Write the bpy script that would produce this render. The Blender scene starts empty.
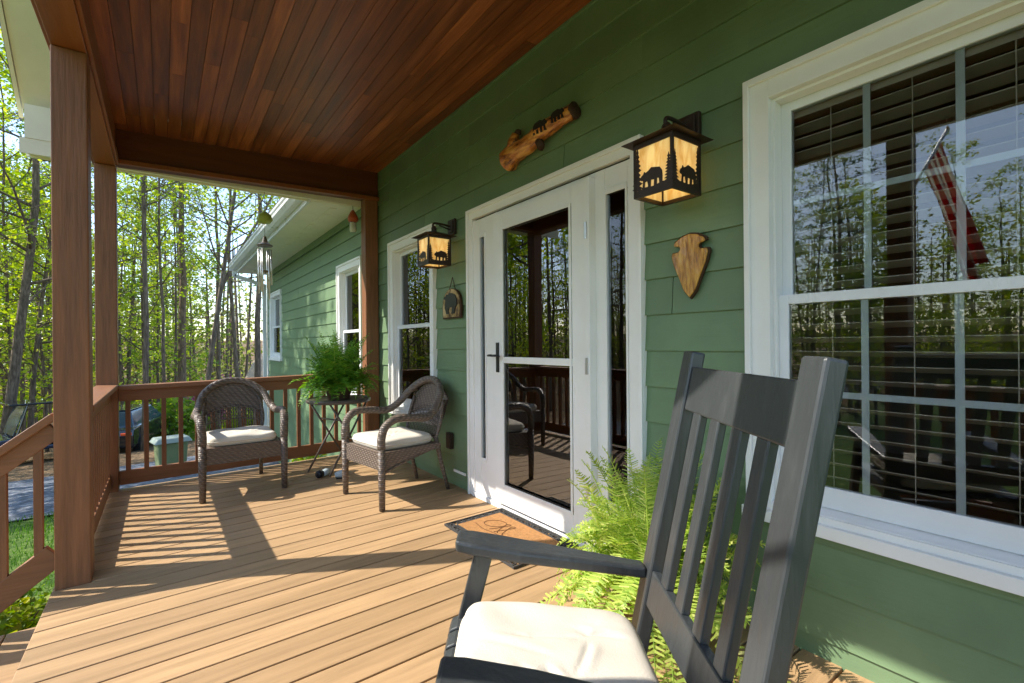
import bpy, bmesh, math, random
from math import sin, cos, tan, pi, radians, hypot, atan2, sqrt
from mathutils import Vector, Matrix
random.seed(7)
SC = bpy.context.scene
COL = SC.collection
# ---------------------------------------------------------------- scene frame: house wall is the plane x=0, porch on x<0, y runs along the wall
S = 0.0175                     # the deck drains outwards
def dz(x): return S * x
CAM = Vector((-1.94, 0.0, 1.15)); YAW = radians(35.98); ROLL = radians(.5); FPX = 482.
FW = Vector((sin(YAW), cos(YAW), 0)); RT = Vector((cos(YAW), -sin(YAW), 0)); UP = Vector((0, 0, 1))
SUN_AZ = Vector((-.864, .504, 0)).normalized(); SUN_EL = radians(43)

# ================================================================= materials
def nodes(name):
    m = bpy.data.materials.new(name); m.use_nodes = True
    nt = m.node_tree; nt.nodes.clear()
    return m, nt, nt.nodes, nt.links
def N(nt, t, **kw):
    n = nt.nodes.new(t)
    for k, v in kw.items():
        if k in n.inputs.keys() if hasattr(n.inputs, 'keys') else False: n.inputs[k].default_value = v
        else: setattr(n, k, v)
    return n
def c4(c): return (c[0], c[1], c[2], 1)
def shade(c, k): return tuple(max(0, min(1, x * k)) for x in c)

def mat(name, base, rough=.6, dark=None, light=None, scale=6., stretch=(1, 1, 1), amount=.5, detail=6., island=0., bump=.0, bscale=None,
        bstretch=None, spec=.4, metal=0., coat=0., coords='Object', ramp=(.28, .74)):
    """Principled surface: noise between a darker and a lighter version of the thing's own colour, per-board variation and fine bump."""
    m, nt, nd, lk = nodes(name)
    out = N(nt, 'ShaderNodeOutputMaterial'); p = N(nt, 'ShaderNodeBsdfPrincipled')
    lk.new(p.outputs[0], out.inputs[0])
    p.inputs['Roughness'].default_value = rough; p.inputs['Specular IOR Level'].default_value = spec
    p.inputs['Metallic'].default_value = metal; p.inputs['Coat Weight'].default_value = coat
    tc = N(nt, 'ShaderNodeTexCoord')
    mp = N(nt, 'ShaderNodeMapping'); mp.inputs['Scale'].default_value = stretch
    lk.new(tc.outputs[coords], mp.inputs[0])
    geo = N(nt, 'ShaderNodeNewGeometry')
    vec = mp.outputs[0]
    if island:
        ad = N(nt, 'ShaderNodeVectorMath', operation='SCALE'); ad.inputs[0].default_value = (37.1, 51.7, 23.3)
        lk.new(geo.outputs['Random Per Island'], ad.inputs['Scale'])
        ad2 = N(nt, 'ShaderNodeVectorMath', operation='ADD'); lk.new(vec, ad2.inputs[0]); lk.new(ad.outputs[0], ad2.inputs[1]); vec = ad2.outputs[0]
    nz = N(nt, 'ShaderNodeTexNoise'); nz.inputs['Scale'].default_value = scale; nz.inputs['Detail'].default_value = detail; nz.inputs['Roughness'].default_value = .62
    lk.new(vec, nz.inputs['Vector'])
    rp = N(nt, 'ShaderNodeValToRGB'); cr = rp.color_ramp
    d = dark or shade(base, 1 - .45 * amount); l = light or shade(base, 1 + .4 * amount)
    cr.elements[0].position = ramp[0]; cr.elements[0].color = c4(d); cr.elements[1].position = ramp[1]; cr.elements[1].color = c4(l)
    e = cr.elements.new((ramp[0] + ramp[1]) / 2); e.color = c4(base)
    lk.new(nz.outputs[0], rp.inputs[0]); col = rp.outputs[0]
    if island:
        hs = N(nt, 'ShaderNodeHueSaturation')
        mr = N(nt, 'ShaderNodeMapRange'); mr.inputs['To Min'].default_value = 1 - island; mr.inputs['To Max'].default_value = 1 + island
        lk.new(geo.outputs['Random Per Island'], mr.inputs[0]); lk.new(mr.outputs[0], hs.inputs['Value']); lk.new(col, hs.inputs['Color']); col = hs.outputs[0]
    lk.new(col, p.inputs['Base Color'])
    mr2 = N(nt, 'ShaderNodeMapRange'); mr2.inputs['To Min'].default_value = max(.05, rough - .1); mr2.inputs['To Max'].default_value = min(1, rough + .1)
    lk.new(nz.outputs[0], mr2.inputs[0]); lk.new(mr2.outputs[0], p.inputs['Roughness'])
    if bump:
        mb = N(nt, 'ShaderNodeMapping'); mb.inputs['Scale'].default_value = bstretch or stretch; lk.new(tc.outputs[coords], mb.inputs[0])
        n2 = N(nt, 'ShaderNodeTexNoise'); n2.inputs['Scale'].default_value = bscale or scale * 3; n2.inputs['Detail'].default_value = 5
        lk.new(mb.outputs[0], n2.inputs['Vector'])
        b = N(nt, 'ShaderNodeBump'); b.inputs['Strength'].default_value = bump; b.inputs['Distance'].default_value = .01
        lk.new(n2.outputs[0], b.inputs['Height']); lk.new(b.outputs[0], p.inputs['Normal'])
    return m

def glass_mat(name, tint=(1, 1, 1), ior=1.55):
    m, nt, nd, lk = nodes(name)
    out = N(nt, 'ShaderNodeOutputMaterial'); mx = N(nt, 'ShaderNodeMixShader'); tr = N(nt, 'ShaderNodeBsdfTransparent'); gl = N(nt, 'ShaderNodeBsdfGlossy')
    tr.inputs[0].default_value = c4(tint); gl.inputs['Roughness'].default_value = .0
    fr = N(nt, 'ShaderNodeFresnel'); fr.inputs['IOR'].default_value = ior
    tc = N(nt, 'ShaderNodeTexCoord'); nz = N(nt, 'ShaderNodeTexNoise'); nz.inputs['Scale'].default_value = 2.2; nz.inputs['Detail'].default_value = 1
    b = N(nt, 'ShaderNodeBump'); b.inputs['Strength'].default_value = .02; b.inputs['Distance'].default_value = .02
    lk.new(tc.outputs['Object'], nz.inputs['Vector']); lk.new(nz.outputs[0], b.inputs['Height']); lk.new(b.outputs[0], gl.inputs['Normal'])
    lk.new(fr.outputs[0], mx.inputs[0]); lk.new(tr.outputs[0], mx.inputs[1]); lk.new(gl.outputs[0], mx.inputs[2]); lk.new(mx.outputs[0], out.inputs[0])
    return m

def leaf_mat(name, c1, c2, trans=.45, rough=.5, c3=None):
    m, nt, nd, lk = nodes(name)
    out = N(nt, 'ShaderNodeOutputMaterial'); geo = N(nt, 'ShaderNodeNewGeometry')
    rp = N(nt, 'ShaderNodeValToRGB'); rp.color_ramp.elements[0].color = c4(c1); rp.color_ramp.elements[1].color = c4(c2)
    if c3: e = rp.color_ramp.elements.new(.85); e.color = c4(c2); rp.color_ramp.elements[-1].color = c4(c3)
    lk.new(geo.outputs['Random Per Island'], rp.inputs[0])
    p = N(nt, 'ShaderNodeBsdfPrincipled'); p.inputs['Roughness'].default_value = rough; p.inputs['Specular IOR Level'].default_value = .3
    t = N(nt, 'ShaderNodeBsdfTranslucent'); mx = N(nt, 'ShaderNodeMixShader'); mx.inputs[0].default_value = trans
    hs = N(nt, 'ShaderNodeHueSaturation'); hs.inputs['Saturation'].default_value = 1.15; hs.inputs['Value'].default_value = 1.5
    lk.new(rp.outputs[0], p.inputs['Base Color']); lk.new(rp.outputs[0], hs.inputs['Color']); lk.new(hs.outputs[0], t.inputs[0])
    lk.new(p.outputs[0], mx.inputs[1]); lk.new(t.outputs[0], mx.inputs[2]); lk.new(mx.outputs[0], out.inputs[0])
    return m

def wicker_mat(name, base, sc=70.):
    m, nt, nd, lk = nodes(name)
    out = N(nt, 'ShaderNodeOutputMaterial'); p = N(nt, 'ShaderNodeBsdfPrincipled'); lk.new(p.outputs[0], out.inputs[0])
    tc = N(nt, 'ShaderNodeTexCoord')
    def wave(direction, s):
        w = N(nt, 'ShaderNodeTexWave', bands_direction=direction); w.inputs['Scale'].default_value = s; w.inputs['Distortion'].default_value = .6
        lk.new(tc.outputs['Object'], w.inputs['Vector']); return w
    a = wave('Z', sc * .32); b = wave('DIAGONAL', sc * .22)
    mul = N(nt, 'ShaderNodeMath', operation='MULTIPLY'); lk.new(a.outputs['Fac'], mul.inputs[0]); lk.new(b.outputs['Fac'], mul.inputs[1])
    ad = N(nt, 'ShaderNodeMath', operation='ADD'); lk.new(mul.outputs[0], ad.inputs[0]); ad.inputs[1].default_value = .0
    nz = N(nt, 'ShaderNodeTexNoise'); nz.inputs['Scale'].default_value = 60; lk.new(tc.outputs['Object'], nz.inputs['Vector'])
    mx = N(nt, 'ShaderNodeMixRGB'); mx.inputs[1].default_value = c4(shade(base, .35)); mx.inputs[2].default_value = c4(shade(base, 1.6))
    m2 = N(nt, 'ShaderNodeMath', operation='MULTIPLY_ADD'); m2.inputs[1].default_value = .8; m2.inputs[2].default_value = .0
    lk.new(ad.outputs[0], m2.inputs[0])
    a3 = N(nt, 'ShaderNodeMath', operation='MULTIPLY_ADD'); lk.new(nz.outputs[0], a3.inputs[0]); a3.inputs[1].default_value = .45; lk.new(m2.outputs[0], a3.inputs[2])
    lk.new(a3.outputs[0], mx.inputs[0]); lk.new(mx.outputs[0], p.inputs['Base Color'])
    p.inputs['Roughness'].default_value = .42; p.inputs['Specular IOR Level'].default_value = .5
    bp = N(nt, 'ShaderNodeBump'); bp.inputs['Strength'].default_value = .8; bp.inputs['Distance'].default_value = .006
    lk.new(a3.outputs[0], bp.inputs['Height']); lk.new(bp.outputs[0], p.inputs['Normal'])
    return m

def emit_mat(name, col, strength):
    m, nt, nd, lk = nodes(name); out = N(nt, 'ShaderNodeOutputMaterial'); e = N(nt, 'ShaderNodeEmission')
    e.inputs[0].default_value = c4(col); e.inputs[1].default_value = strength; lk.new(e.outputs[0], out.inputs[0]); return m

def amber_mat(name):
    m, nt, nd, lk = nodes(name); out = N(nt, 'ShaderNodeOutputMaterial')
    tc = N(nt, 'ShaderNodeTexCoord'); mp = N(nt, 'ShaderNodeMapping'); mp.inputs['Scale'].default_value = (16, 16, 4.5); lk.new(tc.outputs['Object'], mp.inputs[0])
    nz = N(nt, 'ShaderNodeTexNoise'); nz.inputs['Scale'].default_value = 1.6; nz.inputs['Detail'].default_value = 3; nz.inputs['Distortion'].default_value = 1.2; lk.new(mp.outputs[0], nz.inputs['Vector'])
    rp = N(nt, 'ShaderNodeValToRGB'); rp.color_ramp.elements[0].color = (.78, .52, .14, 1); rp.color_ramp.elements[1].color = (.95, .84, .48, 1)
    rp.color_ramp.elements[0].position = .3; rp.color_ramp.elements[1].position = .68; lk.new(nz.outputs[0], rp.inputs[0])
    p = N(nt, 'ShaderNodeBsdfPrincipled'); p.inputs['Roughness'].default_value = .22; lk.new(rp.outputs[0], p.inputs['Base Color'])
    lk.new(rp.outputs[0], p.inputs['Emission Color']); p.inputs['Emission Strength'].default_value = AMBER
    t = N(nt, 'ShaderNodeBsdfTranslucent'); lk.new(rp.outputs[0], t.inputs[0]); mx = N(nt, 'ShaderNodeMixShader'); mx.inputs[0].default_value = .45
    lk.new(p.outputs[0], mx.inputs[1]); lk.new(t.outputs[0], mx.inputs[2]); lk.new(mx.outputs[0], out.inputs[0]); return m
AMBER = .13

M = {}
M['siding'] = mat('green_siding_paint', (.15, .23, .122), .5, scale=2.5, amount=.34, bump=.12, bscale=60, bstretch=(1, .12, 1), island=.07)
M['core'] = mat('wall_board', (.16, .15, .12), .8)
M['trim'] = mat('white_trim_paint', (.84, .83, .80), .42, scale=3, amount=.1, bump=.03, bscale=30)
M['vinyl'] = mat('white_vinyl', (.76, .77, .78), .35, scale=4, amount=.08)
M['grille'] = mat('grey_grille', (.62, .64, .62), .4, amount=.05)
M['cream'] = mat('cream_soffit_paint', (.82, .76, .60), .5, scale=3, amount=.15)
M['deck'] = mat('tan_deck_board', (.405, .255, .128), .55, scale=5, stretch=(.35, 5, 5), amount=.5, island=.12, bump=.16, bscale=16, bstretch=(.6, 14, 14))
M['post'] = mat('brown_stained_post', (.225, .09, .037), .55, ramp=(.36, .66), scale=4, stretch=(7, 7, .5), amount=.5, bump=.25, bscale=9, bstretch=(9, 9, .7))
M['rail_y'] = mat('brown_stained_rail', (.24, .10, .043), .55, scale=4, stretch=(7, .6, 7), amount=.45, bump=.2, bscale=9, bstretch=(9, .7, 9))
M['rail_x'] = mat('brown_stained_rail_cross', (.24, .098, .04), .55, scale=4, stretch=(.6, 7, 7), amount=.45, bump=.2, bscale=9, bstretch=(.7, 9, 9))
M['ceiling'] = mat('cedar_ceiling_board', (.225, .062, .017), .38, ramp=(.3, .72), dark=(.12, .03, .008), light=(.38, .12, .036), scale=2.6, stretch=(9, .55, 1), amount=.8, island=.30, bump=.12, bscale=12, bstretch=(9, .5, 1), spec=.5)
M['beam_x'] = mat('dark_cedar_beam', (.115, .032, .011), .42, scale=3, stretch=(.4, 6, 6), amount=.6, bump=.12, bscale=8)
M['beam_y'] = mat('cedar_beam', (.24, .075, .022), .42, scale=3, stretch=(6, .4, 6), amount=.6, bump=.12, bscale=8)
M['shingle'] = mat('grey_shingle', (.09, .085, .08), .9, scale=14, amount=.8, bump=.4)
M['gutter'] = mat('white_gutter_metal', (.72, .72, .72), .3, scale=4, amount=.1)
M['glass'] = glass_mat('window_glass', (.93, .95, .95), 1.62)
M['storm_glass'] = glass_mat('storm_door_glass', (.9, .92, .92), 2.4)
M['door_dark'] = mat('dark_brown_door', (.045, .026, .016), .4, scale=4, stretch=(5, 5, .5), amount=.5)
M['blind'] = mat('window_blind_slat', (.52, .42, .32), .5, scale=4, amount=.1)
M['blind_pale'] = mat('cream_blind_slat', (.62, .56, .47), .5, scale=4, amount=.1)
M['room'] = mat('room_wall_paint', (.28, .25, .21), .8, scale=2, amount=.1)
M['roomfloor'] = mat('room_floor', (.12, .07, .04), .5, scale=5, stretch=(1, 5, 1))
M['black'] = mat('black_metal', (.018, .017, .016), .45, scale=20, amount=.4)
M['bronze'] = mat('dark_bronze_metal', (.045, .028, .02), .45, scale=25, amount=.5, metal=.35)
M['amber'] = amber_mat('amber_art_glass')
M['rocker'] = mat('charcoal_rocker_paint', (.041, .045, .047), .36, dark=(.038, .041, .043), light=(.056, .06, .061), scale=30, stretch=(1, 1, .2), amount=.5, bump=.2, bscale=55, bstretch=(1, 1, .12), spec=.7)
M['cushion'] = mat('cream_canvas', (.63, .58, .49), .85, scale=7, amount=.14, bump=.14, bscale=260, spec=.15)
M['wicker'] = wicker_mat('brown_wicker', (.15, .112, .086))
M['table'] = mat('brown_metal', (.10, .08, .065), .4, scale=20, amount=.4)
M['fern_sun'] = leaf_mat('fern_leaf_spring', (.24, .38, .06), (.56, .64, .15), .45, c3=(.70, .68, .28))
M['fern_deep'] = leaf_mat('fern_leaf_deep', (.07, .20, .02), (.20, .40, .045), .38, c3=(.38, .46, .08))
M['terracotta'] = mat('brown_pot', (.16, .09, .06), .6)
M['log'] = mat('varnished_log', (.48, .15, .022), .3, ramp=(.38, .62), dark=(.09, .024, .007), light=(.72, .34, .08), scale=4.5, stretch=(6, 1.2, 6), amount=1, bump=.5, bscale=7, coat=.5)
M['bark_dark'] = mat('log_bark', (.06, .03, .018), .8, scale=20, bump=.6)
M['burl'] = mat('carved_tan_wood', (.52, .25, .045), .4, ramp=(.36, .66), dark=(.24, .085, .012), light=(.66, .38, .09), scale=7, stretch=(5, 9, 1.6), amount=1, bump=.9, bscale=6, bstretch=(5, 9, 2.4), coat=.3)
M['burl_edge'] = mat('dark_bark_edge', (.05, .022, .008), .6, scale=20, bump=.5)
M['slice'] = mat('pale_wood_slice', (.36, .25, .11), .6, ramp=(.4, .6), dark=(.08, .045, .02), light=(.55, .42, .22), scale=9, amount=.7)
M['mat_rubber'] = mat('black_rubber', (.05, .048, .046), .7, scale=30, bump=.3)
M['coir'] = mat('tan_coir', (.44, .215, .075), .95, scale=60, amount=.6, bump=.8, bscale=220)
M['ink'] = mat('dark_brown_ink', (.17, .075, .025), .9)
M['bark'] = mat('tree_bark', (.14, .105, .075), .9, dark=(.045, .034, .025), light=(.28, .22, .16), scale=5, stretch=(4, 4, .8), amount=1, bump=.8, bscale=8, bstretch=(4, 4, .8))
M['bark2'] = mat('pine_bark', (.17, .12, .08), .9, dark=(.05, .036, .026), light=(.30, .22, .15), scale=5, stretch=(4, 4, .7), amount=1, bump=.9, bscale=6, bstretch=(4, 4, .7))
M['leaf_spring'] = leaf_mat('leaf_spring', (.19, .29, .035), (.42, .50, .06), .52, c3=(.58, .54, .12))
M['leaf_green'] = leaf_mat('leaf_green', (.10, .19, .03), (.24, .36, .05), .45, c3=(.36, .42, .06))
M['far_leaf'] = leaf_mat('far_wood_leaf', (.14, .13, .05), (.26, .32, .06), .45, c3=(.42, .42, .12))
M['needle'] = leaf_mat('pine_needle', (.05, .11, .03), (.11, .20, .05), .3, c3=(.18, .26, .07))
M['redbud'] = leaf_mat('pink_blossom', (.28, .09, .16), (.42, .18, .28), .4)
M['shrub'] = leaf_mat('shrub_leaf', (.10, .20, .02), (.30, .36, .04), .4, c3=(.45, .42, .06))
M['grassblade'] = leaf_mat('grass_blade', (.05, .13, .02), (.13, .24, .04), .35)
M['red'] = leaf_mat('flag_red', (.5, .03, .05), (.55, .035, .05), .5); M['flagwhite'] = leaf_mat('flag_white', (.8, .78, .74), (.82, .8, .76), .5); M['blue'] = mat('flag_blue', (.03, .05, .2), .8, amount=.1)
M['alu'] = mat('aluminium', (.6, .6, .6), .3, metal=.8, amount=.1)
M['brass'] = mat('brass', (.6, .42, .16), .35, metal=.8, amount=.1)
M['orange'] = mat('orange_plastic', (.42, .085, .025), .35, amount=.2); M['clear'] = mat('cloudy_bottle', (.55, .58, .48), .2, amount=.2)
M['limeglass'] = mat('lime_green_cap', (.30, .36, .06), .35, amount=.3)
M['carblack'] = mat('black_car_paint', (.012, .014, .018), .2, coat=1., amount=.1); M['carblue'] = mat('dark_blue_paint', (.02, .035, .07), .25, coat=1., amount=.1)
M['carglass'] = mat('car_glass', (.03, .06, .10), .05, spec=.8, amount=.1); M['tyre'] = mat('tyre_rubber', (.015, .015, .015), .8)
M['lampred'] = mat('amber_lens', (.7, .09, .02), .3, amount=.1)
M['boxgreen'] = mat('pale_green_plastic', (.20, .25, .12), .4, amount=.15); M['boxlid'] = mat('pale_grey_lid', (.32, .37, .33), .4, amount=.1)
M['shedwood'] = mat('weathered_shed_board', (.17, .11, .06), .8, amount=.5); M['shedroof'] = mat('tan_shed_roof', (.50, .38, .27), .7, amount=.3)
M['bulb'] = emit_mat('lamp_bulb', (1, .72, .34), 4); M['downlight'] = emit_mat('downlight_lens', (1, .6, .2), 5.)
M['toy_dark'] = mat('dark_plastic', (.012, .014, .02), .3, amount=.1); M['toy_pale'] = mat('pale_blue_plastic', (.42, .50, .52), .35, amount=.1)
M['wire'] = mat('grey_cord', (.35, .33, .26), .6)

# ================================================================= mesh builder
class MB:
    def __init__(s): s.v = []; s.f = []; s.mi = []; s.sm = []; s.cur = 0; s.smooth = False
    def add(s, vs, fs):
        o = len(s.v); s.v += [tuple(v) for v in vs]
        for f in fs: s.f.append([i + o for i in f]); s.mi.append(s.cur); s.sm.append(s.smooth)
    def box(s, x0, x1, y0, y1, z0, z1):
        s.add([(x0, y0, z0), (x1, y0, z0), (x1, y1, z0), (x0, y1, z0), (x0, y0, z1), (x1, y0, z1), (x1, y1, z1), (x0, y1, z1)],
              [(3, 2, 1, 0), (4, 5, 6, 7), (0, 1, 5, 4), (1, 2, 6, 5), (2, 3, 7, 6), (3, 0, 4, 7)])
    def hexa(s, b, t):
        s.add(list(b) + list(t), [(3, 2, 1, 0), (4, 5, 6, 7), (0, 1, 5, 4), (1, 2, 6, 5), (2, 3, 7, 6), (3, 0, 4, 7)])
    def bar(s, p0, p1, w, h, up=(0, 0, 1), w1=None, h1=None):
        p0 = Vector(p0); p1 = Vector(p1); d = (p1 - p0).normalized(); r = d.cross(Vector(up))
        r = r.normalized() if r.length > 1e-5 else Vector((1, 0, 0)); u = r.cross(d)
        w1 = w if w1 is None else w1; h1 = h if h1 is None else h1
        q = lambda p, a, b: [p - r * a / 2 - u * b / 2, p + r * a / 2 - u * b / 2, p + r * a / 2 + u * b / 2, p - r * a / 2 + u * b / 2]
        a = q(p0, w, h); b = q(p1, w1, h1)
        s.add(a + b, [(0, 1, 2, 3), (7, 6, 5, 4), (4, 5, 1, 0), (5, 6, 2, 1), (6, 7, 3, 2), (7, 4, 0, 3)])
    def tube(s, pts, rad, n=8, cap=True, sq=1.):
        pts = [Vector(p) for p in pts]; k = len(pts)
        rad = [rad] * k if isinstance(rad, (int, float)) else rad
        t = (pts[1] - pts[0]).normalized(); u = t.cross(Vector((0, 0, 1)))
        u = u.normalized() if u.length > 1e-3 else Vector((1, 0, 0))
        vs = []
        for i, p in enumerate(pts):
            t = (pts[min(i + 1, k - 1)] - pts[max(i - 1, 0)]).normalized()
            u = (u - t * u.dot(t)).normalized(); w = t.cross(u)
            for j in range(n):
                a = 2 * pi * j / n; vs.append(p + (u * cos(a) + w * sin(a) * sq) * rad[i])
        fs = [(i * n + j, i * n + (j + 1) % n, (i + 1) * n + (j + 1) % n, (i + 1) * n + j) for i in range(k - 1) for j in range(n)]
        if cap: fs += [tuple(reversed(range(n))), tuple(range((k - 1) * n, k * n))]
        s.add(vs, fs)
    def lathe(s, prof, n=20, c=(0, 0, 0)):
        vs = [(c[0] + r * cos(2 * pi * j / n), c[1] + r * sin(2 * pi * j / n), c[2] + z) for r, z in prof for j in range(n)]
        k = len(prof)
        fs = [(i * n + j, i * n + (j + 1) % n, (i + 1) * n + (j + 1) % n, (i + 1) * n + j) for i in range(k - 1) for j in range(n)]
        fs += [tuple(reversed(range(n))), tuple(range((k - 1) * n, k * n))]
        s.add(vs, fs)
    def prism(s, poly, fn, t0, t1):
        n = len(poly); vs = [fn(u, v, t0) for u, v in poly] + [fn(u, v, t1) for u, v in poly]
        s.add(vs, [tuple(reversed(range(n))), tuple(range(n, 2 * n))] + [(i, (i + 1) % n, n + (i + 1) % n, n + i) for i in range(n)])
    def build(s, name, mats, parent=None, bevel=0, loc=None, seg=2, recalc=True):
        me = bpy.data.meshes.new(name); me.from_pydata(s.v, [], s.f)
        for m in (mats if isinstance(mats, (list, tuple)) else [mats]): me.materials.append(m)
        me.polygons.foreach_set('material_index', s.mi); me.polygons.foreach_set('use_smooth', s.sm)
        if recalc:
            bm = bmesh.new(); bm.from_mesh(me); bmesh.ops.recalc_face_normals(bm, faces=bm.faces); bm.to_mesh(me); bm.free()
        o = bpy.data.objects.new(name, me); COL.objects.link(o)
        if parent: o.parent = parent
        if loc is not None: o.location = loc
        if bevel:
            b = o.modifiers.new('edge', 'BEVEL'); b.width = bevel; b.segments = seg; b.limit_method = 'ANGLE'; b.angle_limit = radians(40)
        return o
def tag(o, label, cat, group=None, kind=None):
    o['label'] = label; o['category'] = cat
    if group: o['group'] = group
    if kind: o['kind'] = kind
    return o
def thing(name, label, cat, loc=(0, 0, 0), rz=0, group=None):
    o = bpy.data.objects.new(name, None); COL.objects.link(o); o.empty_display_size = .1
    o.location = loc; o.rotation_euler = (0, 0, rz); tag(o, label, cat, group); return o
def structure(o): o['kind'] = 'structure'; return o
def linked(name, mesh, parent, loc=(0, 0, 0), mod=None):
    o = bpy.data.objects.new(name, mesh); COL.objects.link(o); o.parent = parent; o.location = loc; return o
def bez(pts, n=8):
    """Catmull-Rom through the points"""
    P = [Vector(p) for p in pts]; out = []
    for i in range(len(P) - 1):
        a = P[max(i - 1, 0)]; b = P[i]; c = P[i + 1]; d = P[min(i + 2, len(P) - 1)]
        for k in range(n):
            t = k / n
            out.append(.5 * ((2 * b) + (c - a) * t + (2 * a - 5 * b + 4 * c - d) * t * t + (3 * b - a - 3 * c + d) * t ** 3))
    out.append(P[-1]); return out

# ================================================================= ground
def gz(x, y):
    d = hypot(max(0, -x - 1.5), max(0, y - 6)) if x < 1.5 else max(0, y - 6)
    z = -.82 - .1 * min(d, 26)
    if d > 34: z += .03 * (d - 34)
    return z
def ground_mat():
    m, nt, nd, lk = nodes('lawn_and_leaf_litter'); out = N(nt, 'ShaderNodeOutputMaterial'); p = N(nt, 'ShaderNodeBsdfPrincipled'); lk.new(p.outputs[0], out.inputs[0]); p.inputs['Roughness'].default_value = .95; p.inputs['Specular IOR Level'].default_value = .1
    tc = N(nt, 'ShaderNodeTexCoord')
    def noise(s, d=5):
        n = N(nt, 'ShaderNodeTexNoise'); n.inputs['Scale'].default_value = s; n.inputs['Detail'].default_value = d; lk.new(tc.outputs['Object'], n.inputs['Vector']); return n
    def ramp(src, a, b, p0=.35, p1=.65):
        r = N(nt, 'ShaderNodeValToRGB'); r.color_ramp.elements[0].color = c4(a); r.color_ramp.elements[1].color = c4(b); r.color_ramp.elements[0].position = p0; r.color_ramp.elements[1].position = p1; lk.new(src, r.inputs[0]); return r
    grass = ramp(noise(9).outputs[0], (.05, .10, .02), (.13, .19, .045)); litter = ramp(noise(14, 8).outputs[0], (.10, .062, .035), (.30, .20, .115))
    sx = N(nt, 'ShaderNodeSeparateXYZ'); lk.new(tc.outputs['Object'], sx.inputs[0])
    nn = noise(.35, 3); a = N(nt, 'ShaderNodeMath', operation='MULTIPLY_ADD'); lk.new(nn.outputs[0], a.inputs[0]); a.inputs[1].default_value = 5.; lk.new(sx.outputs['Y'], a.inputs[2])
    mr = N(nt, 'ShaderNodeMapRange'); mr.inputs['From Min'].default_value = 14.; mr.inputs['From Max'].default_value = 17.; lk.new(a.outputs[0], mr.inputs[0])
    mx = N(nt, 'ShaderNodeMixRGB'); lk.new(mr.outputs[0], mx.inputs[0]); lk.new(grass.outputs[0], mx.inputs[1]); lk.new(litter.outputs[0], mx.inputs[2]); lk.new(mx.outputs[0], p.inputs['Base Color'])
    b = N(nt, 'ShaderNodeBump'); b.inputs['Strength'].default_value = .8; b.inputs['Distance'].default_value = .05; lk.new(noise(25).outputs[0], b.inputs['Height']); lk.new(b.outputs[0], p.inputs['Normal'])
    return m
g = MB(); xs = [-300, -160, -100, -70] + [-60 + 2 * i for i in range(41)] + [24, 30, 40, 60, 100, 200]; ys = [-120, -60, -30] + [-20 + 2 * i for i in range(41)] + [66, 75, 90, 120, 180, 300]
g.smooth = True
g.add([(x, y, gz(x, y)) for y in ys for x in xs], [(j * len(xs) + i, j * len(xs) + i + 1, (j + 1) * len(xs) + i + 1, (j + 1) * len(xs) + i) for j in range(len(ys) - 1) for i in range(len(xs) - 1)])
structure(g.build('ground', ground_mat()))
M['gravel'] = mat('tree_shaded_gravel', (.10, .115, .145), .9, dark=(.03, .035, .045), light=(.34, .36, .40), scale=10, detail=9, amount=1, bump=1., bscale=40)  # dark bluish base and pale patches: tree shade and sun spots painted in
g = MB(); g.smooth = True
gx = [-60 + 1.5 * i for i in range(52)]
def gband(x): return 9.3 + .25 * sin(x * .9) + (.02 * (x + 6) ** 2 if x < -6 else 0) * .3, 15.2 + .4 * sin(x * .7 + 1)
vs = []
for x in gx:
    a, b = gband(x)
    for k in range(7): y = a + (b - a) * k / 6; vs.append((x, y, gz(x, y) + .012))
g.add(vs, [(i * 7 + k, (i + 1) * 7 + k, (i + 1) * 7 + k + 1, i * 7 + k + 1) for i in range(len(gx) - 1) for k in range(6)])
structure(g.build('gravel_driveway', M['gravel']))

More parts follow.
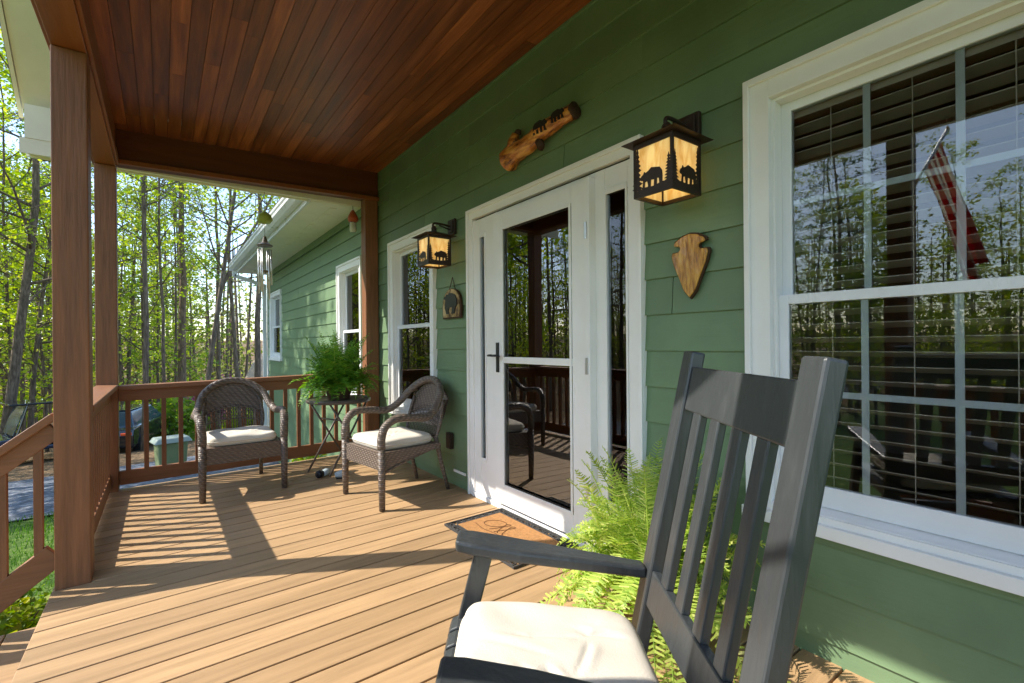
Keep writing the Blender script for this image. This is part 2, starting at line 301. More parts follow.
# ================================================================= house
house = thing('house', 'green lap-sided house with white trimmed windows and a white storm door', 'house')
CW = .1735
Z0 = 1.285 - CW * 9
YA0, YA1 = 0.0, 1.02           # big window by the camera, outer trim
YD0, YD1 = 1.535, 3.21          # door unit
YB0, YB1 = 3.77, 4.80           # window at the far end of the porch
openings = [(YA0 + .01, YA1 - .01, .47, 2.185), (YD0 + .01, YD1 - .01, -.05, 2.16), (YB0 + .01, YB1 - .01, .47, 2.19),
            (5.66, 6.62, .47, 2.2), (10.45, 11.6, .86, 2.27)]
WY0, WY1, WZ0, WZ1 = -3.2, 11.95, -1.25, 3.06
edges = sorted({WY0, WY1, 5.3} | {e for o in openings for e in o[:2]})
sd = MB(); core = MB()
nco = int((WZ1 - Z0) / CW) + 1
for i in range(-6, nco + 1):
    a, b = Z0 + i * CW, Z0 + (i + 1) * CW
    a, b = max(a, WZ0), min(b, WZ1)
    if b - a < .01: continue
    rr = random.Random(i * 13 + 5)
    joints = sorted(rr.uniform(WY0, WY1) for _ in range(5))
    for y0, y1 in zip(edges[:-1], edges[1:]):
        iv = [(a, b)]
        for o in openings:
            if o[0] < y1 - 1e-4 and o[1] > y0 + 1e-4:
                nv = []
                for p, q in iv:
                    if o[2] > p: nv.append((p, min(q, o[2])))
                    if o[3] < q: nv.append((max(p, o[3]), q))
                iv = [t for t in nv if t[1] - t[0] > 1e-4]
        for p, q in iv:
            core.box(.006, .14, y0, y1, p, q)
            cuts = [y0] + [j for j in joints if y0 + .1 < j < y1 - .1] + [y1]
            for k, (s0, s1) in enumerate(zip(cuts[:-1], cuts[1:])):
                e0 = s0 + (.0022 if k > 0 else 0); e1 = s1 - (.0022 if k < len(cuts) - 2 else 0)
                xo = lambda z: -(.003 + .013 * (Z0 + (i + 1) * CW - z) / CW)
                sd.hexa([(xo(p), e0, p), (.005, e0, p), (.005, e1, p), (xo(p), e1, p)], [(xo(q), e0, q), (.005, e0, q), (.005, e1, q), (xo(q), e1, q)])
sd.build('siding', M['siding'], house); core.build('wall_core', M['core'], house)
# corner board, wing end
cb = MB(); cb.box(-.022, .14, 11.952, 12.06, WZ0, 2.76); cb.build('corner_board', M['trim'], house)
ew = MB(); ew.box(.14, 6, 11.9, 12.0, WZ0, 3.0); ew.build('end_wall', M['siding'], house)

def casing(mb, y0, y1, z0, z1, w=.095, sill=True):
    t = -.030
    mb.box(t, .004, y0, y0 + w, z0, z1); mb.box(t, .004, y1 - w, y1, z0, z1)
    mb.box(t - .001, .004, y0 + w, y1 - w, z1 - w, z1)
    mb.box(t - .014, t - .0005, y0, y0 + .022, z0, z1); mb.box(t - .014, t - .0005, y1 - .022, y1, z0, z1); mb.box(t - .015, t - .0015, y0 + .022, y1 - .022, z1 - .026, z1)
    if sill:
        mb.box(t - .03, .004, y0 - .01, y1 + .01, z0 - .008, z0 + .036); mb.box(t - .012, .004, y0 + w, y1 - w, z0 + .0365, z0 + .062)
        mb.hexa([(t - .008, y0 + w, z0 + .0625), (.05, y0 + w, z0 + .0625), (.05, y1 - w, z0 + .0625), (t - .008, y1 - w, z0 + .0625)],
                [(t - .006, y0 + w, z0 + .066), (.05, y0 + w, z0 + .085), (.05, y1 - w, z0 + .085), (t - .006, y1 - w, z0 + .066)])
def window(y0, y1, z0, z1, label, cols=3, w=.095, zmid=None):
    mb = MB(); casing(mb, y0, y1, z0, z1, w)
    a, b, c, d = y0 + w, y1 - w, z0 + .075, z1 - w
    j = .012       # jamb liner
    mb.box(-.004, .12, a, a + j, c, d); mb.box(-.004, .12, b - j, b, c, d); mb.box(-.004, .12, a + j, b - j, d - j, d); mb.box(.051, .12, a + j, b - j, c - .05, c + .005)
    wn = mb.build('window', M['trim'], house, bevel=.002); wn['label'] = label
    zm = zmid or (c + d) / 2
    a += j; b -= j; d -= j
    fr = .036
    def sash(p, q, x, name):
        s = MB(); s.box(x, x + .03, a, a + fr, p, q); s.box(x, x + .03, b - fr, b, p, q)
        lo = .075 if name == 'lower_sash' else .036; gr_ = MB()
        s.box(x, x + .03, a + fr, b - fr, p, p + lo); s.box(x, x + .03, a + fr, b - fr, q - .036, q)
        gy0, gy1, gz0, gz1 = a + fr, b - fr, p + lo, q - .036
        for k in range(1, cols):
            y = gy0 + (gy1 - gy0) * k / cols; gr_.box(x + .014, x + .019, y - .011, y + .011, gz0, gz1)
        zc = (gz0 + gz1) / 2
        for k in range(cols):
            ya = gy0 + (gy1 - gy0) * k / cols + (.011 if k else 0); yb = gy0 + (gy1 - gy0) * (k + 1) / cols - (.011 if k < cols - 1 else 0)
            gr_.box(x + .014, x + .019, ya, yb, zc - .011, zc + .011)
        s.build(name, M['vinyl'], wn, bevel=.002); gr_.build('grille', M['grille'], wn)
        pn = MB(); pn.box(x + .008, x + .012, gy0 - .004, gy1 + .004, gz0 - .004, gz1 + .004); pn.build('pane', M['glass'], wn)
    sash(zm - .018, d, .048, 'upper_sash'); sash(c + .006, zm + .018, .014, 'lower_sash')
    return a, b, c, d
wa = window(YA0, YA1, .462, 2.192, 'large window nearest the camera with white grilles and blinds', 3, zmid=1.312)
wb = window(YB0, YB1, .462, 2.20, 'window behind the wicker chair at the porch end', 3, zmid=1.33)
wc = window(5.65, 6.63, .462, 2.21, 'wing window just beyond the porch post', 3, zmid=1.33)
wd = window(10.44, 11.61, .855, 2.28, 'farthest window near the wing corner', 3, zmid=1.55)
def blind(y0, y1, z0, z1, x, label, closed=False):
    s = MB(); s.box(x - .03, x + .03, y0, y1, z1 - .05, z1)
    z = z1 - .09
    hx, hz, st_ = (.006, .024, .044) if closed else (.025, -.009, .052)
    while z > z0 + .02:
        s.hexa([(x - hx, y0, z - hz), (x + hx, y0, z + hz), (x + hx, y1, z + hz), (x - hx, y1, z - hz)],
               [(x - hx, y0, z - hz + .003), (x + hx, y0, z + hz + .003), (x + hx, y1, z + hz + .003), (x - hx, y1, z - hz + .003)]); z -= st_
    s.box(x - .026, x + .026, y0, y1, z0, z0 + .018)
    for f in (.2, .5, .8):
        y = y0 + (y1 - y0) * f
        s.box(x - .031, x - .0295, y - .0015, y + .0015, z0 + .0185, z1 - .0505)
    tag(s.build('window_blind', M['blind_pale'] if closed else M['blind']), label, 'blind')
blind(wa[0] + .002, wa[1] - .002, wa[2] + .02, wa[3] - .01, .112, 'slatted blind lowered behind the large window nearest the camera')
blind(wb[0] + .002, wb[1] - .002, wb[2] + .02, wb[3] - .01, .112, 'slatted blind behind the window next to the far wicker chair')
blind(wc[0] + .002, wc[1] - .002, wc[2] + .02, wc[3] - .01, .10, 'slatted blind behind the wing window beyond the porch post', True)
blind(wd[0] + .002, wd[1] - .002, wd[2] + .02, wd[3] - .01, .10, 'slatted blind in the farthest small window of the wing', True)
# rooms behind the glass
def room(y0, y1, x1):
    m = MB(); m.box(x1, x1 + .1, y0, y1, -.1, 2.6); m.box(.2, x1, y0 - .1, y0, -.1, 2.6); m.box(.2, x1, y1, y1 + .1, -.1, 2.6); m.box(.141, x1, y0, y1, 2.5, 2.6)
    structure(m.build('room_wall', M['room']))
    f = MB(); f.box(.141, x1, y0, y1, -.12, -.02); structure(f.build('room_floor', M['roomfloor']))
room(-2.0, 3.4, 4.2); room(3.6, 12.3, 3.6)
dl = MB(); dl.lathe([(.0, 0), (.075, 0), (.075, .01), (.06, .012), (.0, .012)], 20)
rl = thing('recessed_light', 'small round recessed light glowing in the room behind the large window', 'ceiling light', (1.95, .72, 2.485))
dl.build('lens', M['downlight'], rl); dr = MB(); dr.lathe([(.078, -.003), (.098, -.003), (.098, .012), (.078, .012)], 20); dr.build('ring', M['trim'], rl)

# ---- door unit
du = MB(); casing(du, YD0, YD1, 0.0, 2.172, .075, sill=False)
R0, R1 = YD0 + .075, YD1 - .075      # rough opening
for (p, q) in ((R0, R0 + .025), (1.79, 1.905), (2.81, 2.965), (3.05, R1)): du.box(-.02, .10, p, q, .03, 2.082)
du.box(-.018, .10, R0 + .025, 1.79, 1.95, 2.082); du.box(-.018, .10, 2.965, 3.05, 1.95, 2.082); du.box(-.019, .10, 1.905, 2.81, 2.03, 2.082)
du.box(-.018, .10, R0 + .025, 1.79, .03, .30); du.box(-.018, .10, 2.965, 3.05, .03, .30)
# sidelight sash mouldings
for (p, q) in ((R0 + .025, 1.79), (2.965, 3.05)):
    du.box(-.026, -.0185, p + .0, p + .012, .3, 1.97); du.box(-.026, -.0185, q - .012, q, .3, 1.97); du.box(-.026, -.0185, p + .0121, q - .0121, 1.94, 1.97); du.box(-.026, -.0185, p + .0121, q - .0121, .28, .31)
dframe = du.build('door_frame', M['trim'], house, bevel=.0025)
for (p, q) in ((R0 + .025, 1.79), (2.965, 3.05)):
    s = MB(); s.box(-.014, .03, p, p + .012, .31, 1.94); s.box(-.014, .03, q - .012, q, .31, 1.94); sl = s.build('sidelight', M['vinyl'], house)
    pn = MB(); pn.box(-.010, -.006, p + .01, q - .01, .3, 1.95); pn.build('pane', M['glass'], sl)
th = MB(); th.box(-.036, .10, YD0 + .05, YD1 - .05, -.02, .028); th.build('threshold', M['trim'], house, bevel=.004)
sd_ = MB(); Yh, Yl = 1.905, 2.805; x0, x1 = -.055, -.022
st = .10
sd_.box(x0, x1, Yh, Yh + .11, .05, 2.045); sd_.box(x0, x1, Yl - st, Yl, .05, 2.045)
gy0, gy1 = Yh + .11, Yl - st
sd_.box(x0, x1, gy0, gy1, 1.945, 2.045); sd_.box(x0, x1, gy0, gy1, .05, .175); sd_.box(x0, x1, gy0, gy1, 1.02, 1.062)
for (p, q, r_, t_) in ((gy0, gy0 + .016, .175, 1.945), (gy1 - .016, gy1, .175, 1.945)): sd_.box(x0 - .008, x0 - .0005, p, q, r_, t_)
sd_.box(x0 - .008, x0 - .0005, gy0 + .016, gy1 - .016, 1.929, 1.945); sd_.box(x0 - .008, x0 - .0005, gy0 + .016, gy1 - .016, .175, .192)
sd_.box(x0 - .014, -.019, Yh - .045, Yh - .002, .05, 2.05)
storm = sd_.build('storm_door', M['trim'], house, bevel=.0025); storm['label'] = 'white full-view storm door with mid rail'
for (p, q) in ((.192, 1.02), (1.062, 1.929)):
    pn = MB(); pn.box(-.041, -.037, gy0 - .003, gy1 + .003, p - .003, q + .003); pn.build('pane', M['storm_glass'], storm)
gk = MB(); gk.box(x0 - .002, x0 + .004, gy0 + .0165, gy1 - .0165, .1925, .2); gk.build('gasket', M['black'], storm)
hd = MB(); hd.box(x0 - .010, x0 - .001, Yl - .058, Yl - .03, .955, 1.16); hd.smooth = True
hd.tube([(x0 - .008, Yl - .044, 1.07), (x0 - .05, Yl - .044, 1.07)], .009, 10); hd.tube([(x0 - .048, Yl - .044, 1.07), (x0 - .052, Yl - .08, 1.072), (x0 - .047, Yl - .125, 1.066)], [.009, .008, .006], 10)
hd.tube([(x0 - .048, Yl - .044, 1.07), (x0 - .052, Yl - .02, 1.072), (x0 - .05, Yl + .01, 1.07)], [.009, .008, .007], 8)
hd.build('handle', M['black'], storm)
for z in (.3, .98, 1.72):
    h_ = MB(); h_.box(x0 - .02, x0 - .0145, Yh - .03, Yh - .012, z, z + .09); h_.build('hinge', M['alu'], storm)
fd = MB(); fd.box(.085, .125, 1.906, 2.809, .03, 2.03)
for (a, b, p, q) in ((2.0, 2.32, .2, .9), (2.40, 2.72, .2, .9)): fd.box(.075, .0845, a, b, p, q)
fd.build('front_door', M['door_dark'], house)
ob = MB(); ob.box(-.045, -.012, 3.48, 3.55, .295, .425); ob.box(-.05, -.0455, 3.486, 3.544, .305, .42); ob.build('outlet_cover', M['bronze'], house, bevel=.006)
ob = MB(); ob.box(-.022, -.014, 3.28, 3.47, .115, .135); ob.build('vent_slot', M['trim'], house)
# ---- wing eave
ev = MB(); ev.box(-.60, .0, 5.62, 12.1, 2.762, 2.78)
for k in range(20): ev.box(-.34, -.26, 5.8 + .31 * k, 6.05 + .31 * k, 2.756, 2.7615)
ev.build('soffit', M['cream'], house)
fr_ = MB(); fr_.box(-.035, -.016, 5.3, 11.95, 2.665, 2.7615); fr_.build('frieze_board', M['siding'], house)
gt = MB(); gt.box(-.625, -.6005, 5.62, 12.1, 2.74, 2.93)
prof = [(-.626, 2.80), (-.70, 2.80), (-.745, 2.85), (-.745, 2.885), (-.76, 2.905), (-.76, 2.935), (-.75, 2.935), (-.75, 2.91), (-.735, 2.89), (-.735, 2.855), (-.695, 2.81), (-.626, 2.81)]
gt.prism(prof, lambda u, v, t: (u, t, v), 5.62, 12.12); gt.box(-.745, -.626, 12.12, 12.125, 2.80, 2.93)
gt.build('gutter', M['gutter'], house)
ds = MB(); ds.bar((-.66, 12.0, 2.80), (-.66, 12.0, 2.66), .075, .06); ds.bar((-.66, 12.0, 2.69), (-.075, 12.0, 2.50), .06, .075); ds.box(-.115, -.04, 11.965, 12.035, -1.3, 2.53)
for z in (.2, 1.4): ds.box(-.12, -.035, 11.96, 12.04, z, z + .03)
ds.build('downspout', M['gutter'], house, bevel=.006)
rf = MB(); rf.prism([(-.75, 2.93), (-.75, 2.97), (4.5, 5.6), (4.5, 5.5)], lambda u, v, t: (u, t, v), 5.60, 12.2); rf.build('roof', M['shingle'], house)

# ================================================================= porch roof: ceiling, beams, posts, rake
roof = thing('porch_roof', 'brown porch roof with cedar board ceiling on square brown posts', 'porch roof', (0, 0, 0))
SCE = .038
def cz(x): return 3.035 + SCE * x
cl = MB(); bw = .0895; x = -2.245; ri = random.Random(3)
while x < -.02:
    xb = min(x + bw - .0028, -.016)
    y = -.7; cuts = [y]
    while y < 5.12: y += ri.uniform(.5, 2.6); cuts.append(min(y, 5.12))
    for a, b in zip(cuts[:-1], cuts[1:]):
        if b - a < .02: continue
        cl.hexa([(x, a + .0006, cz(x)), (xb, a + .0006, cz(xb)), (xb, b - .0006, cz(xb)), (x, b - .0006, cz(x))], [(x, a + .0006, cz(x) + .02), (xb, a + .0006, cz(xb) + .02), (xb, b - .0006, cz(xb) + .02), (x, b - .0006, cz(x) + .02)])
    x += bw
cl.build('ceiling', M['ceiling'], roof)
ck = MB(); ck.box(-2.32, .0, -.9, 5.28, 3.16, 3.2); ck.build('sun_block_slab', M['core'], roof)  # unseen slab above the ceiling boards, added so sun does not leak in
XO, XI = -2.376, -2.238
bm_ = MB(); bm_.box(XO, XI, -.87, 5.26, 2.645, 3.1); bm_.box(XO - .02, XO - .0005, -.87, 5.28, 2.668, 2.76); bm_.box(XI, XI + .02, -.7, 5.12, 2.655, 2.72)
bm_.build('front_beam', M['beam_y'], roof, bevel=.004)
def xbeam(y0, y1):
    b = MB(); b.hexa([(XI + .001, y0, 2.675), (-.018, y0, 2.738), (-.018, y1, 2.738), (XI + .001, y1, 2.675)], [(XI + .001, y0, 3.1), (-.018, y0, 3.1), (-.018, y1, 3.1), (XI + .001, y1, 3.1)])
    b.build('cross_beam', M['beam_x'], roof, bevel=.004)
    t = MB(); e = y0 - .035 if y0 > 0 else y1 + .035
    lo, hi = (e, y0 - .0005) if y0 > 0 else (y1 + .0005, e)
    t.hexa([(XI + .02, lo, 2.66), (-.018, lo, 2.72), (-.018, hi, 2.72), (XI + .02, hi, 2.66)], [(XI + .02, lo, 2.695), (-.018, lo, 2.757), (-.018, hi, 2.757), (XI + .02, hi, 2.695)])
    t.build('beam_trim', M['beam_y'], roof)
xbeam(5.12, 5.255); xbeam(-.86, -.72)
def post(y, x0=XO, x1=XI, top=2.645):
    xc, yc = (x0 + x1) / 2, y; hw = (x1 - x0) / 2
    p = MB(); p.box(-hw, hw, -.07, .07, -.6, top - .001); p.build('post', M['post'], roof, bevel=.006, loc=(xc, yc, 0))
P1Y, P2Y, P3Y, P4Y = 3.31, 5.19, 1.17, -.78
for y in (P1Y, P2Y, P3Y, P4Y): post(y)
post(5.19, -.16, -.021, 2.733)
# rake: sloping soffit and fascia of the porch gable, with the closed gable wall and boxed return
def rake(sign):
    yc = 2.2; s = MB(); ye, ya = yc + sign * 3.22, yc
    zr = lambda y: 3.07 + .87 * (3.22 - abs(y - yc))
    s.hexa([(-2.83, ye, zr(ye)), (-2.40, ye, zr(ye)), (-2.40, ya, zr(ya)), (-2.83, ya, zr(ya))], [(-2.83, ye, zr(ye) + .02), (-2.40, ye, zr(ye) + .02), (-2.40, ya, zr(ya) + .02), (-2.83, ya, zr(ya) + .02)])
    s.build('rake_soffit', M['cream'], roof)
    f = MB(); f.hexa([(-2.86, ye + sign * .05, zr(ye) - .06), (-2.835, ye + sign * .05, zr(ye) - .06), (-2.835, ya, zr(ya) - .03), (-2.86, ya, zr(ya) - .03)],
                     [(-2.86, ye + sign * .05, zr(ye) + .15), (-2.835, ye + sign * .05, zr(ye) + .15), (-2.835, ya, zr(ya) + .18), (-2.86, ya, zr(ya) + .18)]); f.build('rake_fascia', M['cream'], roof)
    r = MB(); r.hexa([(-2.9, ye + sign * .1, zr(ye) + .16), (2.0, ye + sign * .1, zr(ye) + .16), (2.0, ya, zr(ya) + .22), (-2.9, ya, zr(ya) + .22)], [(-2.9, ye + sign * .1, zr(ye) + .2), (2.0, ye + sign * .1, zr(ye) + .2), (2.0, ya, zr(ya) + .26), (-2.9, ya, zr(ya) + .26)]); r.build('roof_slope', M['shingle'], roof)
    b = MB(); b.box(-2.80, XO - .022, min(ye, yc + sign * 3.08), max(ye, yc + sign * 3.08), 2.80, 3.065); b.build('eave_return', M['cream'], roof)
    e = MB(); y1, y2 = sorted((yc + sign * 3.085, yc + sign * 3.46)); e.box(-2.83, -.02, y1, y2, 2.772, 2.7985); e.box(-2.83, -.02, y1 if sign > 0 else y2 - .02, (y1 + .02) if sign > 0 else y2, 2.68, 2.7715); e.box(-2.85, -.02, yc + sign * 3.4605 if sign > 0 else yc + sign * 3.485, yc + sign * 3.485 if sign > 0 else yc + sign * 3.4605, 2.76, 2.95)
    e.build('side_soffit', M['cream'], roof)
rake(1); rake(-1)
gw = MB(); gw.prism([(-1.0, 3.101), (5.4, 3.101), (2.2, 5.7)], lambda u, v, t: (t, u, v), XO + .02, XO + .05); gw.build('gable_wall', M['siding'], roof)

# ================================================================= deck and steps
dk = MB(); y = -.86; DW = .1415
rj = random.Random(11)
while y < 5.2:
    y1 = min(y + DW - .009, 5.225)
    xa, xb = -2.385, -.004
    j = None
    segs = [(xa, xb)] if j is None else [(xa, j - .0015), (j + .0015, xb)]
    for a, b in segs:
        if YD0 + .05 < (y + y1) / 2 < YD1 - .05 and b > -.01: b = -.004
        dk.hexa([(a, y, dz(a) - .026), (b, y, dz(b) - .026), (b, y1, dz(b) - .026), (a, y1, dz(a) - .026)], [(a, y, dz(a)), (b, y, dz(b)), (b, y1, dz(b)), (a, y1, dz(a))])
    y += DW
structure(dk.build('porch_deck', M['deck'], bevel=.003))
rm = MB(); rm.box(-2.36, -2.32, -.85, 5.21, -.28, -.07); rm.box(-2.318, -.02, 5.17, 5.21, -.28, -.032 - .04); rm.box(-2.318, -.02, -.85, -.81, -.28, -.072)
for k in range(6): rm.box(-2.318, -.02, -.3 + .9 * k, -.26 + .9 * k, -.28, -.072)
structure(rm.build('deck_joists', M['rail_y']))
nos = MB(); nos.box(-2.36, -.02, 5.212, 5.236, -.07, -.028); 
sk = MB(); sk.box(-2.37, -2.362, -.84, 5.2, -.95, -.285)
steps = thing('porch_steps', 'wooden steps descending from the porch deck to the lawn', 'steps', (-2.39, 2.22, -.04))
for k in range(4):
    for b in range(2):
        t = MB(); xx = -.02 - .29 * k - .145 * b; zt = -.175 * (k + 1)
        t.box(xx - .14, xx, -1.0, 1.07, zt - .03, zt); t.build('tread', M['deck'], steps, bevel=.003)
    r = MB(); r.box(-.035 - .29 * k + .03, -.012 - .29 * k + .03, -1.0, 1.07, -.175 * (k + 1) + .001, -.175 * k - .03); r.build('riser', M['rail_y'], steps)

def railing(name, p0, p1, label, mrail, zt0, zt1, zb0, zb1, bal=.122, cap=True, off=.06, capw=.14):
    """p0, p1 plan points; zt top-of-cap heights, zb underside of bottom rail."""
    p0 = Vector(p0); p1 = Vector(p1); L = (p1 - p0).length; d = (p1 - p0) / L
    t = thing(name, label, 'railing', (p0.x, p0.y, 0))
    q = lambda s, z: Vector((d.x * s, d.y * s, z))
    lt = lambda s, a, b: a + (b - a) * s / L
    r = MB(); r.bar(q(0, zt0 - .02), q(L, zt1 - .02), capw, .038); r.build('cap_rail', mrail, t, bevel=.005)
    n = Vector((-d.y, d.x, 0))
    r = MB()
    r.bar(q(0, zt0 - .0855), q(L, zt1 - .0855), .04, .092); r.build('top_rail', mrail, t, bevel=.003)
    r = MB(); r.bar(q(0, zb0 + .058), q(L, zb1 + .058), .04, .115); r.build('bottom_rail', mrail, t, bevel=.003)
    k = max(1, round(L / bal)); me = None
    for i in range(k):
        s = L * (i + .5) / k; z0 = lt(s, zb0, zb1) + .10; z1 = lt(s, zt0, zt1) - .1
        b = MB(); b.bar((0, 0, z0), (0, 0, z1), .034, .034, up=(d.x, d.y, 0)); o = b.build('baluster', M['post'], t, bevel=.002, loc=q(s, 0) + n * .0)
    return t
railing('porch_railing', (-2.305, P1Y + .071), (-2.305, P2Y - .071), 'short left railing between the two front posts, along the porch front', M['rail_y'], .845, .845, -.01, -.01)
railing('porch_railing', (XI + .001, 5.19), (-.161, 5.19), 'long far railing behind the wicker chair and the fern table', M['rail_x'], .83, .866, .0, .036)
railing('porch_railing', (-2.305, P4Y + .071), (-2.305, P3Y - .071), 'front railing beside the rocking chair, nearest the camera', M['rail_y'], .845, .845, -.01, -.01)
railing('stair_railing', (XO - .001, P1Y), (XO - 1.0, P1Y), 'sloping stair handrail going down from the foreground post', M['rail_x'], .83, .03, .06, -.74, .12, capw=.09)

# ================================================================= wall lanterns
BEAR = [(.02, .42), (.06, .52), (.15, .58), (.19, .68), (.25, .61), (.38, .67), (.5, .76), (.65, .72), (.85, .67), (.95, .52), (.97, .3), (.95, .05), (.97, 0), (.84, 0), (.82, .25), (.74, .28), (.72, 0), (.6, 0), (.62, .26), (.48, .28), (.46, 0), (.33, 0), (.36, .1), (.32, .28), (.22, .25), (.2, 0), (.08, 0), (.12, .08), (.14, .32), (.1, .34), (.04, .36)]
def pine(w, h, n=9, seed=0):
    rr = random.Random(seed); L = []; R = []
    for i in range(n):
        z = h * (.06 + .92 * i / n); ww = w * (1 - .85 * i / n) * rr.uniform(.75, 1.1)
        L += [(-ww, z - .02 * h), (-ww * .3, z + .045 * h)]; ww2 = w * (1 - .85 * i / n) * rr.uniform(.75, 1.1); R += [(ww2, z - .015 * h), (ww2 * .3, z + .05 * h)]
    return [(-.12 * w, 0)] + L + [(0, h)] + R[::-1] + [(.12 * w, 0)]
def pine_ordered(w, h, n=9, seed=0):
    p = pine(w, h, n, seed); return p
def lantern(yc, label):
    t = thing('wall_lantern', label, 'lantern', (0, yc, 1.77), 0, 'bear lanterns on the porch wall')
    xc, hw, hh = -.1875, .0925, .238
    p = MB(); p.box(-.035, -.012, -.055, .055, .27, .395); p.box(-.045, -.0355, -.04, .04, .285, .38); p.build('back_plate', M['bronze'], t, bevel=.004)
    a = MB(); a.smooth = True; a.tube(bez([(-.04, 0, .335), (-.12, 0, .345), (-.18, 0, .343), (-.196, 0, .325), (-.1875, 0, .28)], 6), .0085, 10); a.tube([(-.04, 0, .31), (-.14, 0, .332)], .006, 8)
    a.lathe([(.0, .262), (.026, .262), (.02, .285), (.022, .305), (.012, .32), (0, .322)], 14, (xc, 0, 0)); a.build('arm', M['bronze'], t)
    r = MB(); o = .045
    b = [(xc - hw - o, -hw - o, hh - .006), (xc + hw + o, -hw - o, hh - .006), (xc + hw + o, hw + o, hh - .006), (xc - hw - o, hw + o, hh - .006)]
    u = [(xc - .03, -.03, hh + .034), (xc + .03, -.03, hh + .034), (xc + .03, .03, hh + .034), (xc - .03, .03, hh + .034)]
    r.hexa(b, u); r.build('roof', M['bronze'], t, bevel=.002)
    f = MB(); e = .012
    for sx in (-1, 1):
        for sy in (-1, 1): f.box(xc + sx * hw - e / 2, xc + sx * hw + e / 2, sy * hw - e / 2, sy * hw + e / 2, 0, hh - .007)
    for z in (0., hh - .03):
        h = .022 if z else .016
        for sx in (-1, 1): f.box(xc + sx * hw - e / 2, xc + sx * hw + e / 2, -hw + e / 2 + .0002, hw - e / 2 - .0002, z, z + h)
        for sy in (-1, 1): f.box(xc - hw + e / 2 + .0002, xc + hw - e / 2 - .0002, sy * hw - e / 2, sy * hw + e / 2, z, z + h)
    f.build('frame', M['bronze'], t)
    g_ = hw - .008
    for nm, bx in (('front', (xc - hw - .001, xc - hw + .002, -g_, g_)), ('back', (xc + hw - .002, xc + hw + .001, -g_, g_)), ('near', (xc - g_, xc + g_, -hw - .001, -hw + .002)), ('far', (xc - g_, xc + g_, hw - .002, hw + .001))):
        q = MB(); q.box(*bx, .0165, hh - .0305); q.build('glass_panel', M['amber'], t)
    maps = [lambda u, v, d: (xc - hw - .0015 - d, u, v), lambda u, v, d: (xc - u, -hw - .0015 - d, v), lambda u, v, d: (xc + u, hw + .0015 + d, v)]
    for k, fn in enumerate(maps):
        s = MB(); fl = 1
        s.prism([(-.068 + .118 * (1 - b_[0]), .03 + .108 * b_[1]) for b_ in BEAR] if k != 0 else [(-.052 + .118 * (1 - b_[0]), .03 + .108 * b_[1]) for b_ in BEAR], fn, .0, .003)
        s.prism([(-.086, .016), (.086, .016), (.086, .028), (.04, .036), (0, .032), (-.05, .04), (-.086, .034)], fn, .0002, .0028)
        s.prism([(-.078 + a_, .03 + b_) for a_, b_ in pine(.028, .17 if k else .12, 9, k)], fn, .0003, .0026)
        s.prism([(.078 + a_, .03 + b_) for a_, b_ in pine(.028, .13 if k else .19, 9, k + 5)], fn, .0003, .0026)
        s.build('cutout', M['bronze'], t)
    bl = MB(); bl.smooth = True; bl.lathe([(0, .09), (.018, .10), (.027, .125), (.02, .155), (.012, .175), (.012, .2), (0, .2)], 14, (xc, 0, 0)); bl.build('bulb', M['bulb'], t)
lantern(1.275, 'square amber glass bear lantern on the wall between the door and the large window')
lantern(3.455, 'amber glass bear lantern on the wall left of the door, above the arched bear plaque')

# ================================================================= wall decorations
lg = thing('log_carving', 'varnished reddish log with carved bears hung on the wall above the door', 'wall carving', (-.022, 2.31, 2.405)); lg.scale = (.8, .86, .92)
def ring_tube(pts, rads, n=14, seed=1, amp=.12):
    m = MB(); m.smooth = True; rr = random.Random(seed); m.tube(pts, rads, n)
    m.v = [tuple(Vector(v) + Vector((rr.uniform(-1, 1), rr.uniform(-1, 1), rr.uniform(-1, 1))) * amp * .03) for v in m.v]; return m
b = ring_tube(bez([(-.04, .38, -.035), (-.045, .28, -.01), (-.05, .12, .0), (-.045, -.05, .035), (-.04, -.22, .055), (-.03, -.37, .065)], 5), [.075, .085, .088, .083, .078, .072, .068, .066, .064, .062, .062, .064, .062, .06, .058, .056, .055, .055, .054, .053, .052, .05, .05, .05, .05, .05], 14, 4)
b.build('trunk', M['log'], lg)
k_ = ring_tube([(-.05, .30, .0), (-.055, .27, .08), (-.05, .25, .125)], [.06, .045, .03], 10, 5); k_.build('branch_stub', M['log'], lg)
k_ = ring_tube([(-.05, -.02, .0), (-.06, -.06, -.07)], [.035, .028], 10, 6); k_.build('knot', M['bark_dark'], lg)
k_ = ring_tube([(-.03, -.368, .064), (-.03, -.385, .067)], [.054, .052], 14, 8); k_.build('bark_end', M['bark_dark'], lg)
k_ = ring_tube([(-.04, .24, .12), (-.042, .225, .15)], [.03, .02], 9, 9); k_.build('bark_tip', M['bark_dark'], lg)
for y, z, w in ((-.015, .012, .15), (-.20, .032, .13)):
    bb = MB(); bb.prism([(y - w * (1 - u) * 1.0 + 0, z + v * w * .72) for u, v in BEAR], lambda u, v, d: (-.094 - d + max(0, abs(v - .05) - .03) * .25 + max(0, (-u)) * .05, u, v), 0, .012); bb.build('carved_bear', M['black'], lg)
ah = thing('arrowhead_plaque', 'tan wooden arrowhead plaque on the green wall below the right lantern', 'wall plaque', (-.018, 1.27, 1.49))
AR = [(0, -.148), (.03, -.115), (.06, -.045), (.085, .01), (.098, .055), (.092, .072), (.06, .072), (.048, .085), (.055, .098), (.085, .104), (.08, .12), (.04, .142), (0, .15), (-.04, .142), (-.08, .12), (-.085, .104), (-.055, .098), (-.048, .085), (-.06, .072), (-.092, .072), (-.098, .055), (-.085, .01), (-.06, -.045), (-.03, -.115)]
